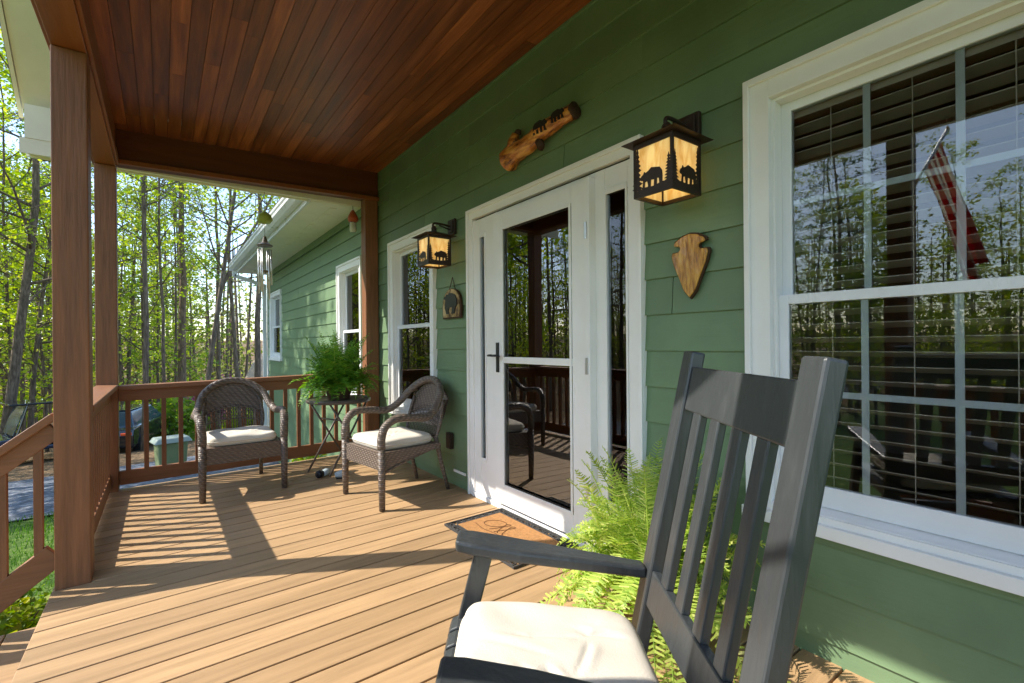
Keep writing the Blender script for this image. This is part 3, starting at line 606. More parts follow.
m_ = MB(); m_.prism(AR, lambda u, v, d: (-d, u, v), 0, .016); m_.build('bark_edge', M['burl_edge'], ah, bevel=.003)
m_ = MB(); m_.prism([(u * .93, v * .95) for u, v in AR], lambda u, v, d: (-d, u, v), .0165, .026); m_.build('face', M['burl'], ah, bevel=.006)
pq = thing('bear_plaque', 'arched wood slice with a black bear hung by a cord left of the door', 'wall plaque', (-.02, 3.455, 1.36))
OV = [(-.15, 0)] + [(-.155 + .0 * i, .10) for i in range(1)] + [(.15 * cos(pi - pi * i / 12), .12 + .125 * sin(pi * i / 12)) for i in range(13)] + [(.155, .10), (.15, 0)]
m_ = MB(); m_.prism(OV, lambda u, v, d: (-d, u, v), 0, .016); m_.build('bark_edge', M['burl_edge'], pq)
m_ = MB(); m_.prism([(u * .9, .012 + v * .93) for u, v in OV], lambda u, v, d: (-d, u, v), .0162, .021); m_.build('slice', M['slice'], pq)
SB = [(-.055, .02), (-.02, .02), (-.03, .05), (-.015, .08), (.02, .08), (.02, .05), (.01, .02), (.05, .02), (.06, .07), (.085, .10), (.08, .15), (.06, .19), (.02, .21), (-.01, .212), (-.03, .2), (-.055, .205), (-.06, .19), (-.085, .18), (-.09, .165), (-.065, .155), (-.07, .12), (-.075, .08)]
m_ = MB(); m_.prism([(-u * 1.25, .02 + v * .88) for u, v in SB], lambda u, v, d: (-d, u, v), .0212, .028); m_.build('bear', M['black'], pq)
m_ = MB()
for k in range(9): m_.box(-.0245, -.0212, -.11 + .026 * k, -.095 + .026 * k, .014, .034 + .006 * (k % 3))
m_.build('grass_strip', M['slice'], pq)
m_ = MB(); m_.tube([(-.008, -.05, .235), (-.004, 0, .335), (-.008, .05, .235)], .0035, 6); m_.build('cord', M['bark_dark'], pq)

# ================================================================= rocking chair (built in its own frame: +X = the way it faces, Y = sideways)
def cush(w, d, t, sag=.0, n=34, wr=.004, seed=0, p=5.0):
    """soft pad, w along X, d along Y, seam at mid height"""
    m = MB(); m.smooth = True; rr = random.Random(seed)
    ph = [(rr.uniform(3, 14), rr.uniform(3, 14), rr.uniform(0, 6)) for _ in range(6)]
    cr_ = [(rr.uniform(-.7, .7), rr.uniform(-.7, .7), rr.uniform(0, 3.1), rr.uniform(.15, .4), rr.uniform(.0025, .006)) for _ in range(7)]
    def P(i, j, sg):
        u = -1 + 2 * i / n; v = -1 + 2 * j / n
        e = max(abs(u), abs(v)); k = ((abs(u) ** 8 + abs(v) ** 8) ** (1 / 8)) if e else 1
        s = e / k if k else 1
        x, y = u * s * w / 2, v * s * d / 2
        h = (1 - e ** p) ** .5 if e < 1 else 0
        z = sg * t / 2 * h
        if sg > 0:
            z += h * sum(wr * sin(a * .6 * u + b * .6 * v + c) for a, b, c in ph) * .35 - sag * (1 - u * u) * (1 - v * v)
            for (u0, v0, aa, ln_, dp) in cr_:
                du_, dv_ = u - u0, v - v0; al = du_ * cos(aa) + dv_ * sin(aa); ac = -du_ * sin(aa) + dv_ * cos(aa) + .12 * al * al
                z -= h * dp * math.exp(-(ac / .035) ** 2 - (al / ln_) ** 4) - h * dp * .6 * math.exp(-((ac - .08) / .05) ** 2 - (al / ln_) ** 4)
        return (x, y, z)
    idx = {}
    vs = []; fs = []
    for sg in (1, -1):
        for i in range(n + 1):
            for j in range(n + 1):
                key = (i, j, 0 if max(abs(2 * i - n), abs(2 * j - n)) == n else sg)
                if key not in idx: idx[key] = len(vs); vs.append(P(i, j, sg))
    for sg in (1, -1):
        for i in range(n):
            for j in range(n):
                q = [idx[(a, b, 0 if max(abs(2 * a - n), abs(2 * b - n)) == n else sg)] for a, b in ((i, j), (i + 1, j), (i + 1, j + 1), (i, j + 1))]
                fs.append(q if sg > 0 else q[::-1])
    m.add(vs, fs); return m
CC = CAM + FW * 1.005 + RT * .40
rkz = dz(CC.x)
rk = thing('rocking_chair', 'dark charcoal wooden rocking chair in the foreground with slatted back', 'rocking chair', (CC.x, CC.y, rkz), atan2(-RT.y, -RT.x))
# local x = .40 - camx ; local y = -(depth - 1.005)
LX = lambda cxm: .40 - cxm
HP = .2645                       # half spacing of the posts
fx = lambda z: LX(.462 - .203 * (1.125 - z)) # front face of the back posts
zz = lambda z: z - rkz
for sy in (1, -1):
    p = MB(); y0, y1 = sy * HP - .0325, sy * HP + .0325
    za, zb = .10, 1.128
    p.hexa([(fx(za), y0, zz(za)), (fx(za) - .036, y0, zz(za) - .007), (fx(za) - .036, y1, zz(za) - .007), (fx(za), y1, zz(za))], [(fx(zb), y0, zz(zb)), (fx(zb) - .036, y0, zz(zb) - .007), (fx(zb) - .036, y1, zz(zb) - .007), (fx(zb), y1, zz(zb))])
    p.build('back_post', M['rocker'], rk, bevel=.006)
def backboard(z0, z1, set_, th, name):
    p = MB(); a = HP - .0328
    f = lambda z: fx(z) - set_
    p.hexa([(f(z0), -a, zz(z0)), (f(z0) - th, -a, zz(z0) - th * .2), (f(z0) - th, a, zz(z0) - th * .2), (f(z0), a, zz(z0))], [(f(z1), -a, zz(z1)), (f(z1) - th, -a, zz(z1) - th * .2), (f(z1) - th, a, zz(z1) - th * .2), (f(z1), a, zz(z1))])
    p.build(name, M['rocker'], rk, bevel=.004)
backboard(.978, 1.088, .008, .022, 'crest_rail'); backboard(.478, .566, .006, .024, 'lower_back_rail')
for k in range(4):
    y = -.4625 / 2 + .0565 + .0225 + k * (.045 + .0565)
    p = MB(); f = lambda z: fx(z) - .009
    z0, z1 = .564, .981
    p.hexa([(f(z0), y - .0215, zz(z0)), (f(z0) - .02, y - .0215, zz(z0) - .004), (f(z0) - .02, y + .0215, zz(z0) - .004), (f(z0), y + .0215, zz(z0))], [(f(z1), y - .0215, zz(z1)), (f(z1) - .02, y - .0215, zz(z1) - .004), (f(z1) - .02, y + .0215, zz(z1) - .004), (f(z1), y + .0215, zz(z1))])
    p.build('back_slat', M['rocker'], rk, bevel=.004)
sx0, sx1 = LX(.30), LX(-.165)
zs = lambda x: zz(.402 + .09 * (x - sx0))
for sy in (1, -1):
    a = MB()     # arm: wide in front, narrow at the post
    n = 12; vs = []; A0, A1 = fx(.555) + .001, LX(-.150 if sy < 0 else -.120)
    for i in range(n + 1):
        t = i / n; x = A0 + (A1 - A0) * t; zc = zz(.566 + .084 * t); wi = .017 + .030 * min(1, t * 1.5); wo = .026 + .022 * min(1, t * 1.3)
        if t > .93: wi *= .86; wo *= .86
        yo = sy * HP
        vs += [(x, yo - sy * wi, zc - .032), (x, yo + sy * wo, zc - .032), (x, yo + sy * wo, zc), (x, yo - sy * wi, zc)]
    fs = [(0, 1, 2, 3), tuple(n * 4 + q for q in (3, 2, 1, 0))] + [(i * 4 + q, (i + 1) * 4 + q, (i + 1) * 4 + (q + 1) % 4, i * 4 + (q + 1) % 4) for i in range(n) for q in range(4)]
    a.add(vs, fs); a.build('arm', M['rocker'], rk, bevel=.009, seg=3)
    l = MB(); l.bar((LX(-.078), sy * HP, zz(.606)), (LX(-.215), sy * HP, zz(.085)), .038, .048, up=(1, 0, .2)); l.build('front_leg', M['rocker'], rk, bevel=.005)
    s = MB(); s.bar((sx0 - .03, sy * .232, zs(sx0 - .03) - .048), (sx1 - .02, sy * .232, zs(sx1 - .02) - .048), .022, .055); s.build('seat_rail', M['rocker'], rk, bevel=.004)
    r = MB(); pts = []
    for i in range(17):
        x = -.42 + .95 * i / 16 + .02; pts.append((x, (x - .1) ** 2 * .36))
    vs = [];
    for x, z in pts: vs += [(x, sy * HP - .019, z), (x, sy * HP + .019, z), (x, sy * HP + .019, z + .062), (x, sy * HP - .019, z + .062)]
    r.add(vs, [(0, 1, 2, 3), tuple(64 + q for q in (3, 2, 1, 0))] + [(i * 4 + q, (i + 1) * 4 + q, (i + 1) * 4 + (q + 1) % 4, i * 4 + (q + 1) % 4) for i in range(16) for q in range(4)]); r.build('runner', M['rocker'], rk, bevel=.005)
for z, x in ((.22, -.175),): 
    s = MB(); s.bar((LX(x), -HP + .02, zz(z)), (LX(x), HP - .02, zz(z)), .03, .03); s.build('stretcher', M['rocker'], rk)
s = MB(); s.bar((sx1 - .045, -HP + .021, zs(sx1) - .06), (sx1 - .045, HP - .021, zs(sx1) - .06), .025, .06); s.build('front_apron', M['rocker'], rk)
for k in range(8):
    y = -.238 + .068 * k; q = MB(); n = 6; vs = []
    xs_ = [sx0, sx0 + .15, sx0 + .3, sx1 - .05, sx1 - .02, sx1 - .002, sx1 + .004]; dzs = [0, 0, 0, 0, -.004, -.014, -.03]
    for x, d in zip(xs_, dzs): vs += [(x, y - .0295, zs(x) - .02 + d), (x, y + .0295, zs(x) - .02 + d), (x, y + .0295, zs(x) + d), (x, y - .0295, zs(x) + d)]
    q.add(vs, [(0, 1, 2, 3), (27, 26, 25, 24)] + [(i * 4 + e, (i + 1) * 4 + e, (i + 1) * 4 + (e + 1) % 4, i * 4 + (e + 1) % 4) for i in range(6) for e in range(4)]); q.build('seat_slat', M['rocker'], rk, bevel=.004)
cu = cush(.42, .43, .085, .004, 90, .004, 3, 12.)
co = cu.build('seat_cushion', M['cushion']); tag(co, 'cream square pad lying on the rocking chair seat', 'cushion')
cx_ = (LX(-.118) + LX(.285)) / 2
pl_ = rk.matrix_basis @ Vector((cx_, 0, zs(cx_) + .043)); co.location = pl_; co.rotation_euler = (0, -.09, rk.rotation_euler.z)

def piping(o, w, d):
    q = MB(); q.smooth = True; pts = []
    for i in range(97):
        t = 2 * pi * i / 96; c, s_ = cos(t), sin(t); k = (abs(c) ** 8 + abs(s_) ** 8) ** (-1 / 8)
        pts.append((c * k * w / 2 * .998, s_ * k * d / 2 * .998, .001 * sin(9 * t)))
    q.tube(pts, .0042, 6, cap=False); return q.build('piping', M['cushion'], o)
piping(co, .42, .43)
# ================================================================= wicker armchairs
def wicker_chair(label, loc, rz):
    t = thing('wicker_armchair', label, 'armchair', loc, rz, 'wicker armchairs at the far end of the porch'); t.scale = (1, 1.05, 1)
    W = M['wicker']; hw = .272
    for sy in (1, -1):
        l = MB(); l.smooth = True; l.tube([(.27, sy * hw, 0), (.272, sy * hw, .2), (.272, sy * hw, .44)], [.021, .025, .027], 10); l.build('front_leg', W, t)
        l = MB(); l.smooth = True; l.tube([(-.235, sy * .2, .44), (-.29, sy * .205, .2), (-.345, sy * .215, 0)], [.02, .017, .015], 8); l.build('rear_leg', W, t)
        l = MB(); l.smooth = True; l.tube(bez([(-.235, sy * .2, .42), (-.27, sy * .22, .55), (-.315, sy * .2, .72)], 4), .013, 8); l.build('back_stay', W, t)
    half = [(.272, hw, .43), (.272, hw, .50), (.245, hw + .008, .585), (.16, hw + .018, .632), (.02, hw + .02, .625), (-.10, hw + .012, .615), (-.19, hw - .015, .665), (-.27, .215, .765), (-.325, .12, .845), (-.345, 0, .872)]
    full = half + [(x, -y, z) for x, y, z in half[-2::-1]]
    h = MB(); h.smooth = True; h.tube(bez(full, 5), .029, 12); h.build('arm_hoop', W, t)
    # back: vertical strands over the whole back, a closed weave on its upper half, crossed loops in the middle
    def back(y, s):     # s 0 at the seat, 1 at the hoop
        topz = .855 - 1.05 * abs(y) ** 1.9 * 2.1
        z = .42 + (topz - .42) * s
        x = -.215 - .115 * s - .05 * (1 - (y / .26) ** 2) * (1 - s * .4)
        return Vector((x, y, z))
    b = MB(); b.smooth = True; ny = 24; nz_ = 8
    for k in range(-11, 12):
        y = k * .0185
        b.tube([back(y, 0), back(y, .3), back(y, .56)], .0042, 5)
    for k in range(-10, 11):
        y = k * .0185
        b.tube([back(y, .30), back(y + .0185 * 1.4, .40), back(y, .50)], .0038, 5)
    for s_ in (.02, .28, .52): b.tube([back(-.21 + .42 * i / 12, s_) for i in range(13)], .007, 6)
    g0 = [[back(-.222 + .444 * i / ny, .5 + .5 * j / nz_) for i in range(ny + 1)] for j in range(nz_ + 1)]
    vs = [v for r in g0 for v in r]; k0 = len(vs); vs += [v + Vector((-.014, 0, -.002)) for v in vs]
    fs = []
    for j in range(nz_):
        for i in range(ny):
            a = j * (ny + 1) + i; fs += [(a, a + 1, a + ny + 2, a + ny + 1), (k0 + a, k0 + a + ny + 1, k0 + a + ny + 2, k0 + a + 1)]
    b.add(vs, fs)
    b.build('backrest', W, t, recalc=False)
    s = MB(); s.box(-.235, .262, -.25, .25, .375, .40); s.build('seat', W, t, bevel=.01)
    a = MB(); a.box(.262, .276, -hw + .02, hw - .02, .275, .40); a.build('front_apron', W, t)
    for sy in (1, -1):
        a = MB(); y0, y1 = sorted((sy * (hw - .006), sy * (hw - .02)))
        a.prism([(.262, .275), (.262, .40), (-.235, .40), (-.235, .36), (-.05, .35), (.12, .31)], lambda u, v, d: (u, d, v), y0, y1); a.build('side_apron', W, t)
        a = MB(); a.smooth = True; a.tube(bez([(.25, sy * hw, .26), (.10, sy * (hw - .02), .30), (-.10, sy * .23, .34), (-.24, sy * .205, .36)], 4), .011, 8); a.build('brace', W, t)
    return t
def place_cushion(t, label):
    c = cush(.47, .47, .08, -.004, 60, .004, int(abs(t.location.x) * 100), 16.).build('seat_cushion', M['cushion']); tag(c, label, 'cushion')
    piping(c, .47, .47)
    c.matrix_basis = t.matrix_basis @ Matrix.Translation((.025, 0, .436)); return c
ch1 = wicker_chair('brown wicker armchair facing the camera in front of the far railing', (-1.425, 4.59, dz(-1.42)), radians(-88))
place_cushion(ch1, 'cream cushion on the wicker chair before the railing, half in shadow')
ch2 = wicker_chair('brown wicker armchair turned sideways with its back to the far window', (-.475, 3.585, dz(-.47)), radians(188))
place_cushion(ch2, 'sunlit cream cushion on the wicker chair set sideways by the wall')

# ================================================================= folding table with fern
TX, TY = -.60, 4.62
tb = thing('folding_table', 'small round folding metal table holding the dark green fern', 'side table', (TX, TY, dz(TX)), radians(20))
q = MB(); q.smooth = False; q.lathe([(0, .632), (.27, .632), (.285, .638), (.288, .655), (.28, .668), (.272, .66), (0, .655)], 40); q.build('table_top', M['table'], tb)
for sx in (-1, 1):
    for sy in (-1, 1):
        q = MB(); q.smooth = True; q.tube([(sx * .22, sy * .16, 0), (-sx * .20, sy * .15, .633)], .0095, 8); q.build('leg', M['table'], tb)
for z in (.14, .48):
    q = MB(); q.smooth = True; k = 1 - z / .633 * 1.9
    q.tube([(.22 * k, -.158, z), (.22 * k, .158, z)], .007, 6); q.build('crossbar', M['table'], tb)
def frond(m, base, az, L, rise, droop, n, wid, rr):
    d = Vector((cos(az), sin(az), 0)); side = Vector((-sin(az), cos(az), 0)); pts = []
    for i in range(n + 1):
        t = i / n; pts.append(base + d * L * (t * .95) * (1 - .12 * t) + UP * (rise * t * 1.6 - droop * t ** 2.2))
    m.smooth = True; m.tube(pts[::max(1, n // 8)], [.003 - .002 * i / 9 for i in range(len(pts[::max(1, n // 8)]))], 4, cap=False); m.smooth = False
    for i in range(2, n + 1):
        t = i / n; p = pts[i] + Vector((rr.gauss(0, .003), rr.gauss(0, .003), rr.gauss(0, .003))); tg = (pts[i] - pts[i - 1]).normalized(); ll = wid * (sin(pi * min(1, t * .9 + .12)) ** .7) * rr.uniform(.85, 1.1) + .004
        up = side.cross(tg)
        for sg in (1, -1):
            o = (side * sg + tg * .35 - up * rr.uniform(-.05, .4)).normalized(); w = tg * (L / n * .66)
            a = p - w * .6; b = p + w * .6; tip = p + o * ll
            m.add([a, b, tip + w * .55, tip - w * .15], [(0, 1, 2, 3)])
def fern(name, label, loc, seed, nf, L, rise, mt, wid, n=26, pot=(.15, .2), dk_=1.):
    t = thing(name, label, 'plant', loc); rr = random.Random(seed)
    p = MB(); p.smooth = True; r, h = pot; p.lathe([(0, 0), (r * .72, 0), (r * .95, h * .9), (r, h * .9), (r, h), (r * .9, h), (r * .88, h * .9), (0, h * .88)], 24); p.build('pot', M['terracotta'], t)
    m = MB()
    for k in range(nf):
        ring = rr.random(); az = rr.uniform(0, 2 * pi); l = L * rr.uniform(.6, 1.12) * (.55 + .5 * ring)
        ri = rise * (1.25 - .9 * ring) * rr.uniform(.8, 1.15); dr = ri * .4 + L * (.1 + 1.0 * ring) * rr.uniform(.5, 1.15) * dk_
        b = Vector((rr.uniform(-1, 1), rr.uniform(-1, 1), 0)) * r * .6; b.z = h * .9
        frond(m, b, az, l, ri, dr, n, wid, rr)
    m.build('fronds', mt, t, recalc=False); return t
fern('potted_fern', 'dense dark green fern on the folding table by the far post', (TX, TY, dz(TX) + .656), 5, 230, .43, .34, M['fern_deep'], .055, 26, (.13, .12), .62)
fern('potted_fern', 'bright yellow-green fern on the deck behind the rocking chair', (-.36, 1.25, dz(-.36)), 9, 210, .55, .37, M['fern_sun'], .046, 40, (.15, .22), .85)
# ---- two little things on the deck below the table
o1 = thing('garden_ornament', 'small black and pale blue plastic ornament on the deck under the fern table', 'ornament', (-.80, 4.45, dz(-.8)), .4)
q = MB(); q.smooth = True; q.tube([(-.05, 0, .03), (-.03, 0, .032), (.0, 0, .032)], [.03, .034, .03], 12); q.build('head', M['toy_dark'], o1)
q = MB(); q.smooth = True; q.tube([(.0, 0, .03), (.04, 0, .035), (.09, .02, .028), (.12, .04, .02)], [.028, .033, .024, .008], 12); q.build('body', M['toy_pale'], o1)
o2 = thing('garden_ornament', 'small pale blue plastic ornament on the deck beside the chair leg', 'ornament', (-.68, 4.30, dz(-.68)), -.3)
q = MB(); q.smooth = True; q.tube([(-.05, 0, .03), (0, 0, .038), (.05, 0, .03)], [.02, .036, .022], 12); q.build('body', M['toy_pale'], o2)
q = MB(); q.box(-.04, .04, -.03, .03, 0, .012); q.build('base', M['toy_dark'], o2)

# ================================================================= doormat
dm = thing('doormat', 'tan coir doormat with black scrollwork rubber border at the storm door', 'doormat', (-.265, 2.375, dz(-.265) + .003)); dm.rotation_euler = (0, -S, 0)
HX, HY = .225, .375
q = MB(); bw_ = .062
q.box(-HX, -HX + .008, -HY, HY, 0, .012); q.box(HX - .008, HX, -HY, HY, 0, .012); q.box(-HX + .0081, HX - .0081, -HY, -HY + .008, 0, .012); q.box(-HX + .0081, HX - .0081, HY - .008, HY, 0, .012)
a, b = HX - bw_, HY - bw_
q.box(-a - .008, -a, -b, b, 0, .0118); q.box(a, a + .008, -b, b, 0, .0118); q.box(-a, a, -b - .008, -b, 0, .0118); q.box(-a, a, b, b + .008, 0, .0118)
q.smooth = True
def scroll(c, s, ph):
    pts = [(c[0] + s * (1 - i / 16) * cos(ph + i * .62), c[1] + s * (1 - i / 16) * sin(ph + i * .62), .006) for i in range(14)]; q.tube(pts, .0042, 5)
rr = random.Random(2)
for s_ in (-1, 1):
    for k in range(12): scroll((s_ * (HX - .033), -HY + .04 + k * (2 * HY - .08) / 11), .028, rr.uniform(0, 6)); scroll((s_ * (HX - .033), -HY + .07 + k * (2 * HY - .08) / 11), .016, rr.uniform(0, 6))
    for k in range(6): scroll((-HX + .09 + k * (2 * HX - .18) / 5, s_ * (HY - .033)), .028, rr.uniform(0, 6)); scroll((-HX + .12 + k * (2 * HX - .18) / 5, s_ * (HY - .033)), .015, rr.uniform(0, 6))
q.build('border', M['mat_rubber'], dm)
q = MB(); q.box(-a + .0005, a - .0005, -b + .0005, b - .0005, 0, .011); q.build('coir_panel', M['coir'], dm)
q = MB(); q.smooth = True
loop = [(.03 + .055 * cos(t) - .02 * sin(t), .17 + .07 * sin(t), .0122) for t in [i * .35 - 2 for i in range(22)]]
q.tube(loop, .0035, 5, sq=.5)
for y0 in (.07, .02): q.tube(bez([(-.05, y0 + .05, .0122), (.0, y0 + .03, .0122), (.085, y0 + .01, .0122), (.07, y0 + .035, .0122), (-.02, y0 - .005, .0122), (-.045, y0 - .03, .0122)], 5), .003, 5, sq=.5)
q.tube(bez([(-.06, .26, .0122), (-.075, .15, .0122), (-.06, .03, .0122), (-.072, -.12, .0122), (-.05, -.2, .0122)], 6), .003, 5, sq=.5)
q.build('script', M['ink'], dm)

# ================================================================= things that hang outside
hf = thing('hummingbird_feeder', 'orange topped clear bottle feeder hanging beside the far wall post', 'bird feeder', (-.225, 5.33, 2.40))
q = MB(); q.smooth = True; q.lathe([(0, 0), (.03, 0), (.038, .02), (.036, .09), (.02, .11), (0, .11)], 18); q.build('bottle', M['clear'], hf)
q = MB(); q.smooth = True; q.lathe([(0, .112), (.045, .112), (.058, .135), (.05, .175), (.03, .215), (.008, .245), (0, .245)], 18); q.build('cap', M['orange'], hf)
q = MB(); q.tube([(0, 0, .245), (0, 0, .38)], .0025, 6); q.build('hook', M['black'], hf)
wc_ = thing('wind_chime', 'silver wind chime with lime green cap hanging outside the far railing', 'wind chime', (-1.09, 5.42, 1.6))
q = MB(); q.smooth = True; q.lathe([(0, .79), (.05, .795), (.075, .83), (.06, .88), (.02, .91), (0, .91)], 20); q.build('cap', M['limeglass'], wc_)
q = MB(); q.lathe([(0, .56), (.07, .56), (.075, .57), (.03, .60), (.012, .66), (0, .66)], 18); q.build('top_disc', M['table'], wc_)
for k in range(6):
    a = 2 * pi * k / 6; q = MB(); q.smooth = True; l = .36 + .03 * k
    q.tube([(.058 * cos(a), .058 * sin(a), .53), (.058 * cos(a), .058 * sin(a), .53 - l)], .008, 8); q.build('tube', M['alu'], wc_)
q = MB(); q.tube([(0, 0, 1.17), (0, 0, .12)], .002, 5); q.build('cord', M['black'], wc_)
q = MB(); q.lathe([(0, .30), (.035, .30), (.035, .315), (0, .315)], 14); q.build('clapper', M['shedwood'], wc_)
fl = thing('flag', 'striped flag on a pole fixed to the front post, mirrored in the large window', 'flag', (-2.39, 1.2, 2.12))
pd = Vector((-.55, -.12, .62)).normalized()
q = MB(); q.smooth = True; q.tube([(0, 0, 0), tuple(pd * .95)], .012, 8); q.build('pole', M['alu'], fl)
q = MB(); q.smooth = True; q.lathe([(0, -.02), (.015, 0), (0, .03)], 10, tuple(pd * .96)); q.build('finial', M['brass'], fl)
q = MB(); q.box(-.01, .012, -.03, .03, -.06, .05); q.build('bracket', M['black'], fl)
q = MB(); q.smooth = True; nu, nv = 26, 26
vs = []
for i in range(nu + 1):
    for j in range(nv + 1):
        u = i / nu; v = j / nv
        p = pd * (.80 - .34 * u); hang = Vector((.06 * sin(9 * u + 3 * v) * v + .25 * u * v * 0, -.30 * v * (1 - .2 * v) - .05 * sin(12 * u) * v, -.95 * v + .05 * sin(7 * u)*v)); sq_ = 1 - .45 * v
        c = pd * .64
        vs.append(c + (p - c) * sq_ + hang)
q.add(vs, [(i * (nv + 1) + j, (i + 1) * (nv + 1) + j, (i + 1) * (nv + 1) + j + 1, i * (nv + 1) + j + 1) for i in range(nu) for j in range(nv)])
q.mi = [(0 if (i // 3) % 2 == 0 else 1) for i in range(nu) for j in range(nv)]
fo = q.build('cloth', [M['red'], M['flagwhite']], fl, recalc=False); so = fo.modifiers.new('thick', 'SOLIDIFY'); so.thickness = .002

# ================================================================= vehicles, box, shed
def at0(px, D): return CAM + FW * D + RT * ((px - 512) / FPX * D)
def wheel(t, x, y, r, w):
    q = MB(); q.smooth = True; q.lathe([(r * .6, -w / 2), (r * .95, -w / 2), (r, -w * .3), (r, w * .3), (r * .95, w / 2), (r * .6, w / 2)], 24); o = q.build('wheel', M['tyre'], t, loc=(x, y, r)); o.rotation_euler = (pi / 2, 0, 0)
    q = MB(); q.lathe([(0, -w * .35), (r * .6, -w * .45), (r * .6, w * .45), (0, w * .35)], 16); q.build('rim', M['alu'], o)
cx, cy_ = -2.95, 21.7
car = thing('parked_car', 'black parked car with an orange tail light seen through the railing', 'car', (cx, cy_, gz(cx, cy_) + .01), radians(75))
prof = [(-2.2, .35), (-2.25, .75), (-2.15, .98), (-1.6, 1.02), (1.0, .98), (2.0, .85), (2.25, .65), (2.25, .35)]
q = MB(); q.prism(prof, lambda u, v, d: (u, d, v), -.86, .86); q.build('body', M['carblack'], car, bevel=.07, seg=3)
q = MB(); q.hexa([(-2.0, -.8, .98), (1.05, -.8, .97), (1.05, .8, .97), (-2.0, .8, .98)], [(-1.65, -.62, 1.46), (.25, -.62, 1.48), (.25, .62, 1.48), (-1.65, .62, 1.46)]); q.build('cabin', M['carglass'], car, bevel=.05)
q = MB(); q.box(-1.6, .2, -.6, .6, 1.485, 1.505); q.build('roof', M['carblack'], car, bevel=.008)
for y in (-.68, .68):
    q = MB(); q.box(-2.27, -2.19, y - .14, y + .14, .76, .84); q.build('tail_light', M['lampred'], car, bevel=.02)
for x in (-1.4, 1.45):
    for y in (-.8, .8): wheel(car, x, y, .33, .22)
ux, uy = -5.05, 20.6
ut = thing('utility_vehicle', 'dark blue open utility vehicle with a flat black roof parked beyond the stairs', 'utility vehicle', (ux, uy, gz(ux, uy) + .01), radians(200))
q = MB(); q.prism([(-1.4, .4), (-1.4, .8), (-.5, .8), (-.45, .55), (.3, .55), (.4, .9), (1.3, .78), (1.4, .45)], lambda u, v, d: (u, d, v), -.7, .7); q.build('body', M['carblue'], ut, bevel=.04)
q = MB(); q.box(-.8, .75, -.74, .74, 1.78, 1.84); q.build('roof', M['carblack'], ut, bevel=.02)
for x, xx in ((-.65, -.6), (.62, .35)):
    for y in (-.65, .65): q = MB(); q.tube([(x, y, .75), (xx, y, 1.78)], .03, 8); q.build('roof_post', M['carblack'], ut)
q = MB(); q.hexa([(.64, -.62, .92), (.66, -.62, .92), (.66, .62, .92), (.64, .62, .92)], [(.37, -.62, 1.75), (.39, -.62, 1.75), (.39, .62, 1.75), (.37, .62, 1.75)]); q.build('windshield', M['carglass'], ut)
q = MB(); q.box(-.5, .0, -.55, .55, .55, .85); q.box(-.55, -.4, -.55, .55, .85, 1.25); q.build('bench', M['carblack'], ut, bevel=.03)
for x in (-.95, .95):
    for y in (-.66, .66): wheel(ut, x, y, .34, .24)
_p = at0(170, 11.0); bx, by = _p.x, _p.y
ub = thing('utility_box', 'muted green box with a paler lid standing on the gravel edge beyond the railing', 'box', (bx, by, gz(bx, by) + .01), radians(12))
q = MB(); q.hexa([(-.26, -.2, 0), (.26, -.2, 0), (.26, .2, 0), (-.26, .2, 0)], [(-.29, -.22, .55), (.29, -.22, .55), (.29, .22, .55), (-.29, .22, .55)]); q.build('body', M['boxgreen'], ub, bevel=.03)
q = MB(); q.hexa([(-.36, -.3, .552), (.36, -.3, .552), (.36, .3, .552), (-.36, .3, .552)], [(-.3, -.24, .66), (.3, -.24, .66), (.3, .24, .66), (-.3, .24, .66)]); q.build('lid', M['boxlid'], ub, bevel=.02)
_p = CAM + FW * 30 + RT * ((292 - 512) / FPX * 30); shx, shy = _p.x, _p.y
sh = thing('shed', 'small brown shed with a pale tan roof deep in the woods by the downspout', 'shed', (shx, shy, gz(shx, shy)), -.55)
q = MB(); q.box(-1.8, 1.8, -1.5, 1.5, 0, 2.6); q.prism([(-1.5, 2.6), (1.5, 2.6), (0, 3.9)], lambda u, v, d: (d, u, v), -1.8, 1.8); q.build('wall', M['shedwood'], sh)
for s_ in (1, -1): q = MB(); q.hexa([(-2.1, s_ * 1.9, 2.35), (2.1, s_ * 1.9, 2.35), (2.1, 0, 3.98), (-2.1, 0, 3.98)], [(-2.1, s_ * 1.9, 2.45), (2.1, s_ * 1.9, 2.45), (2.1, 0, 4.08), (-2.1, 0, 4.08)]); q.build('roof', M['shedroof'], sh)
q = MB(); q.box(-.5, .5, -1.53, -1.501, 0, 2.0); q.build('door', M['bark_dark'], sh)

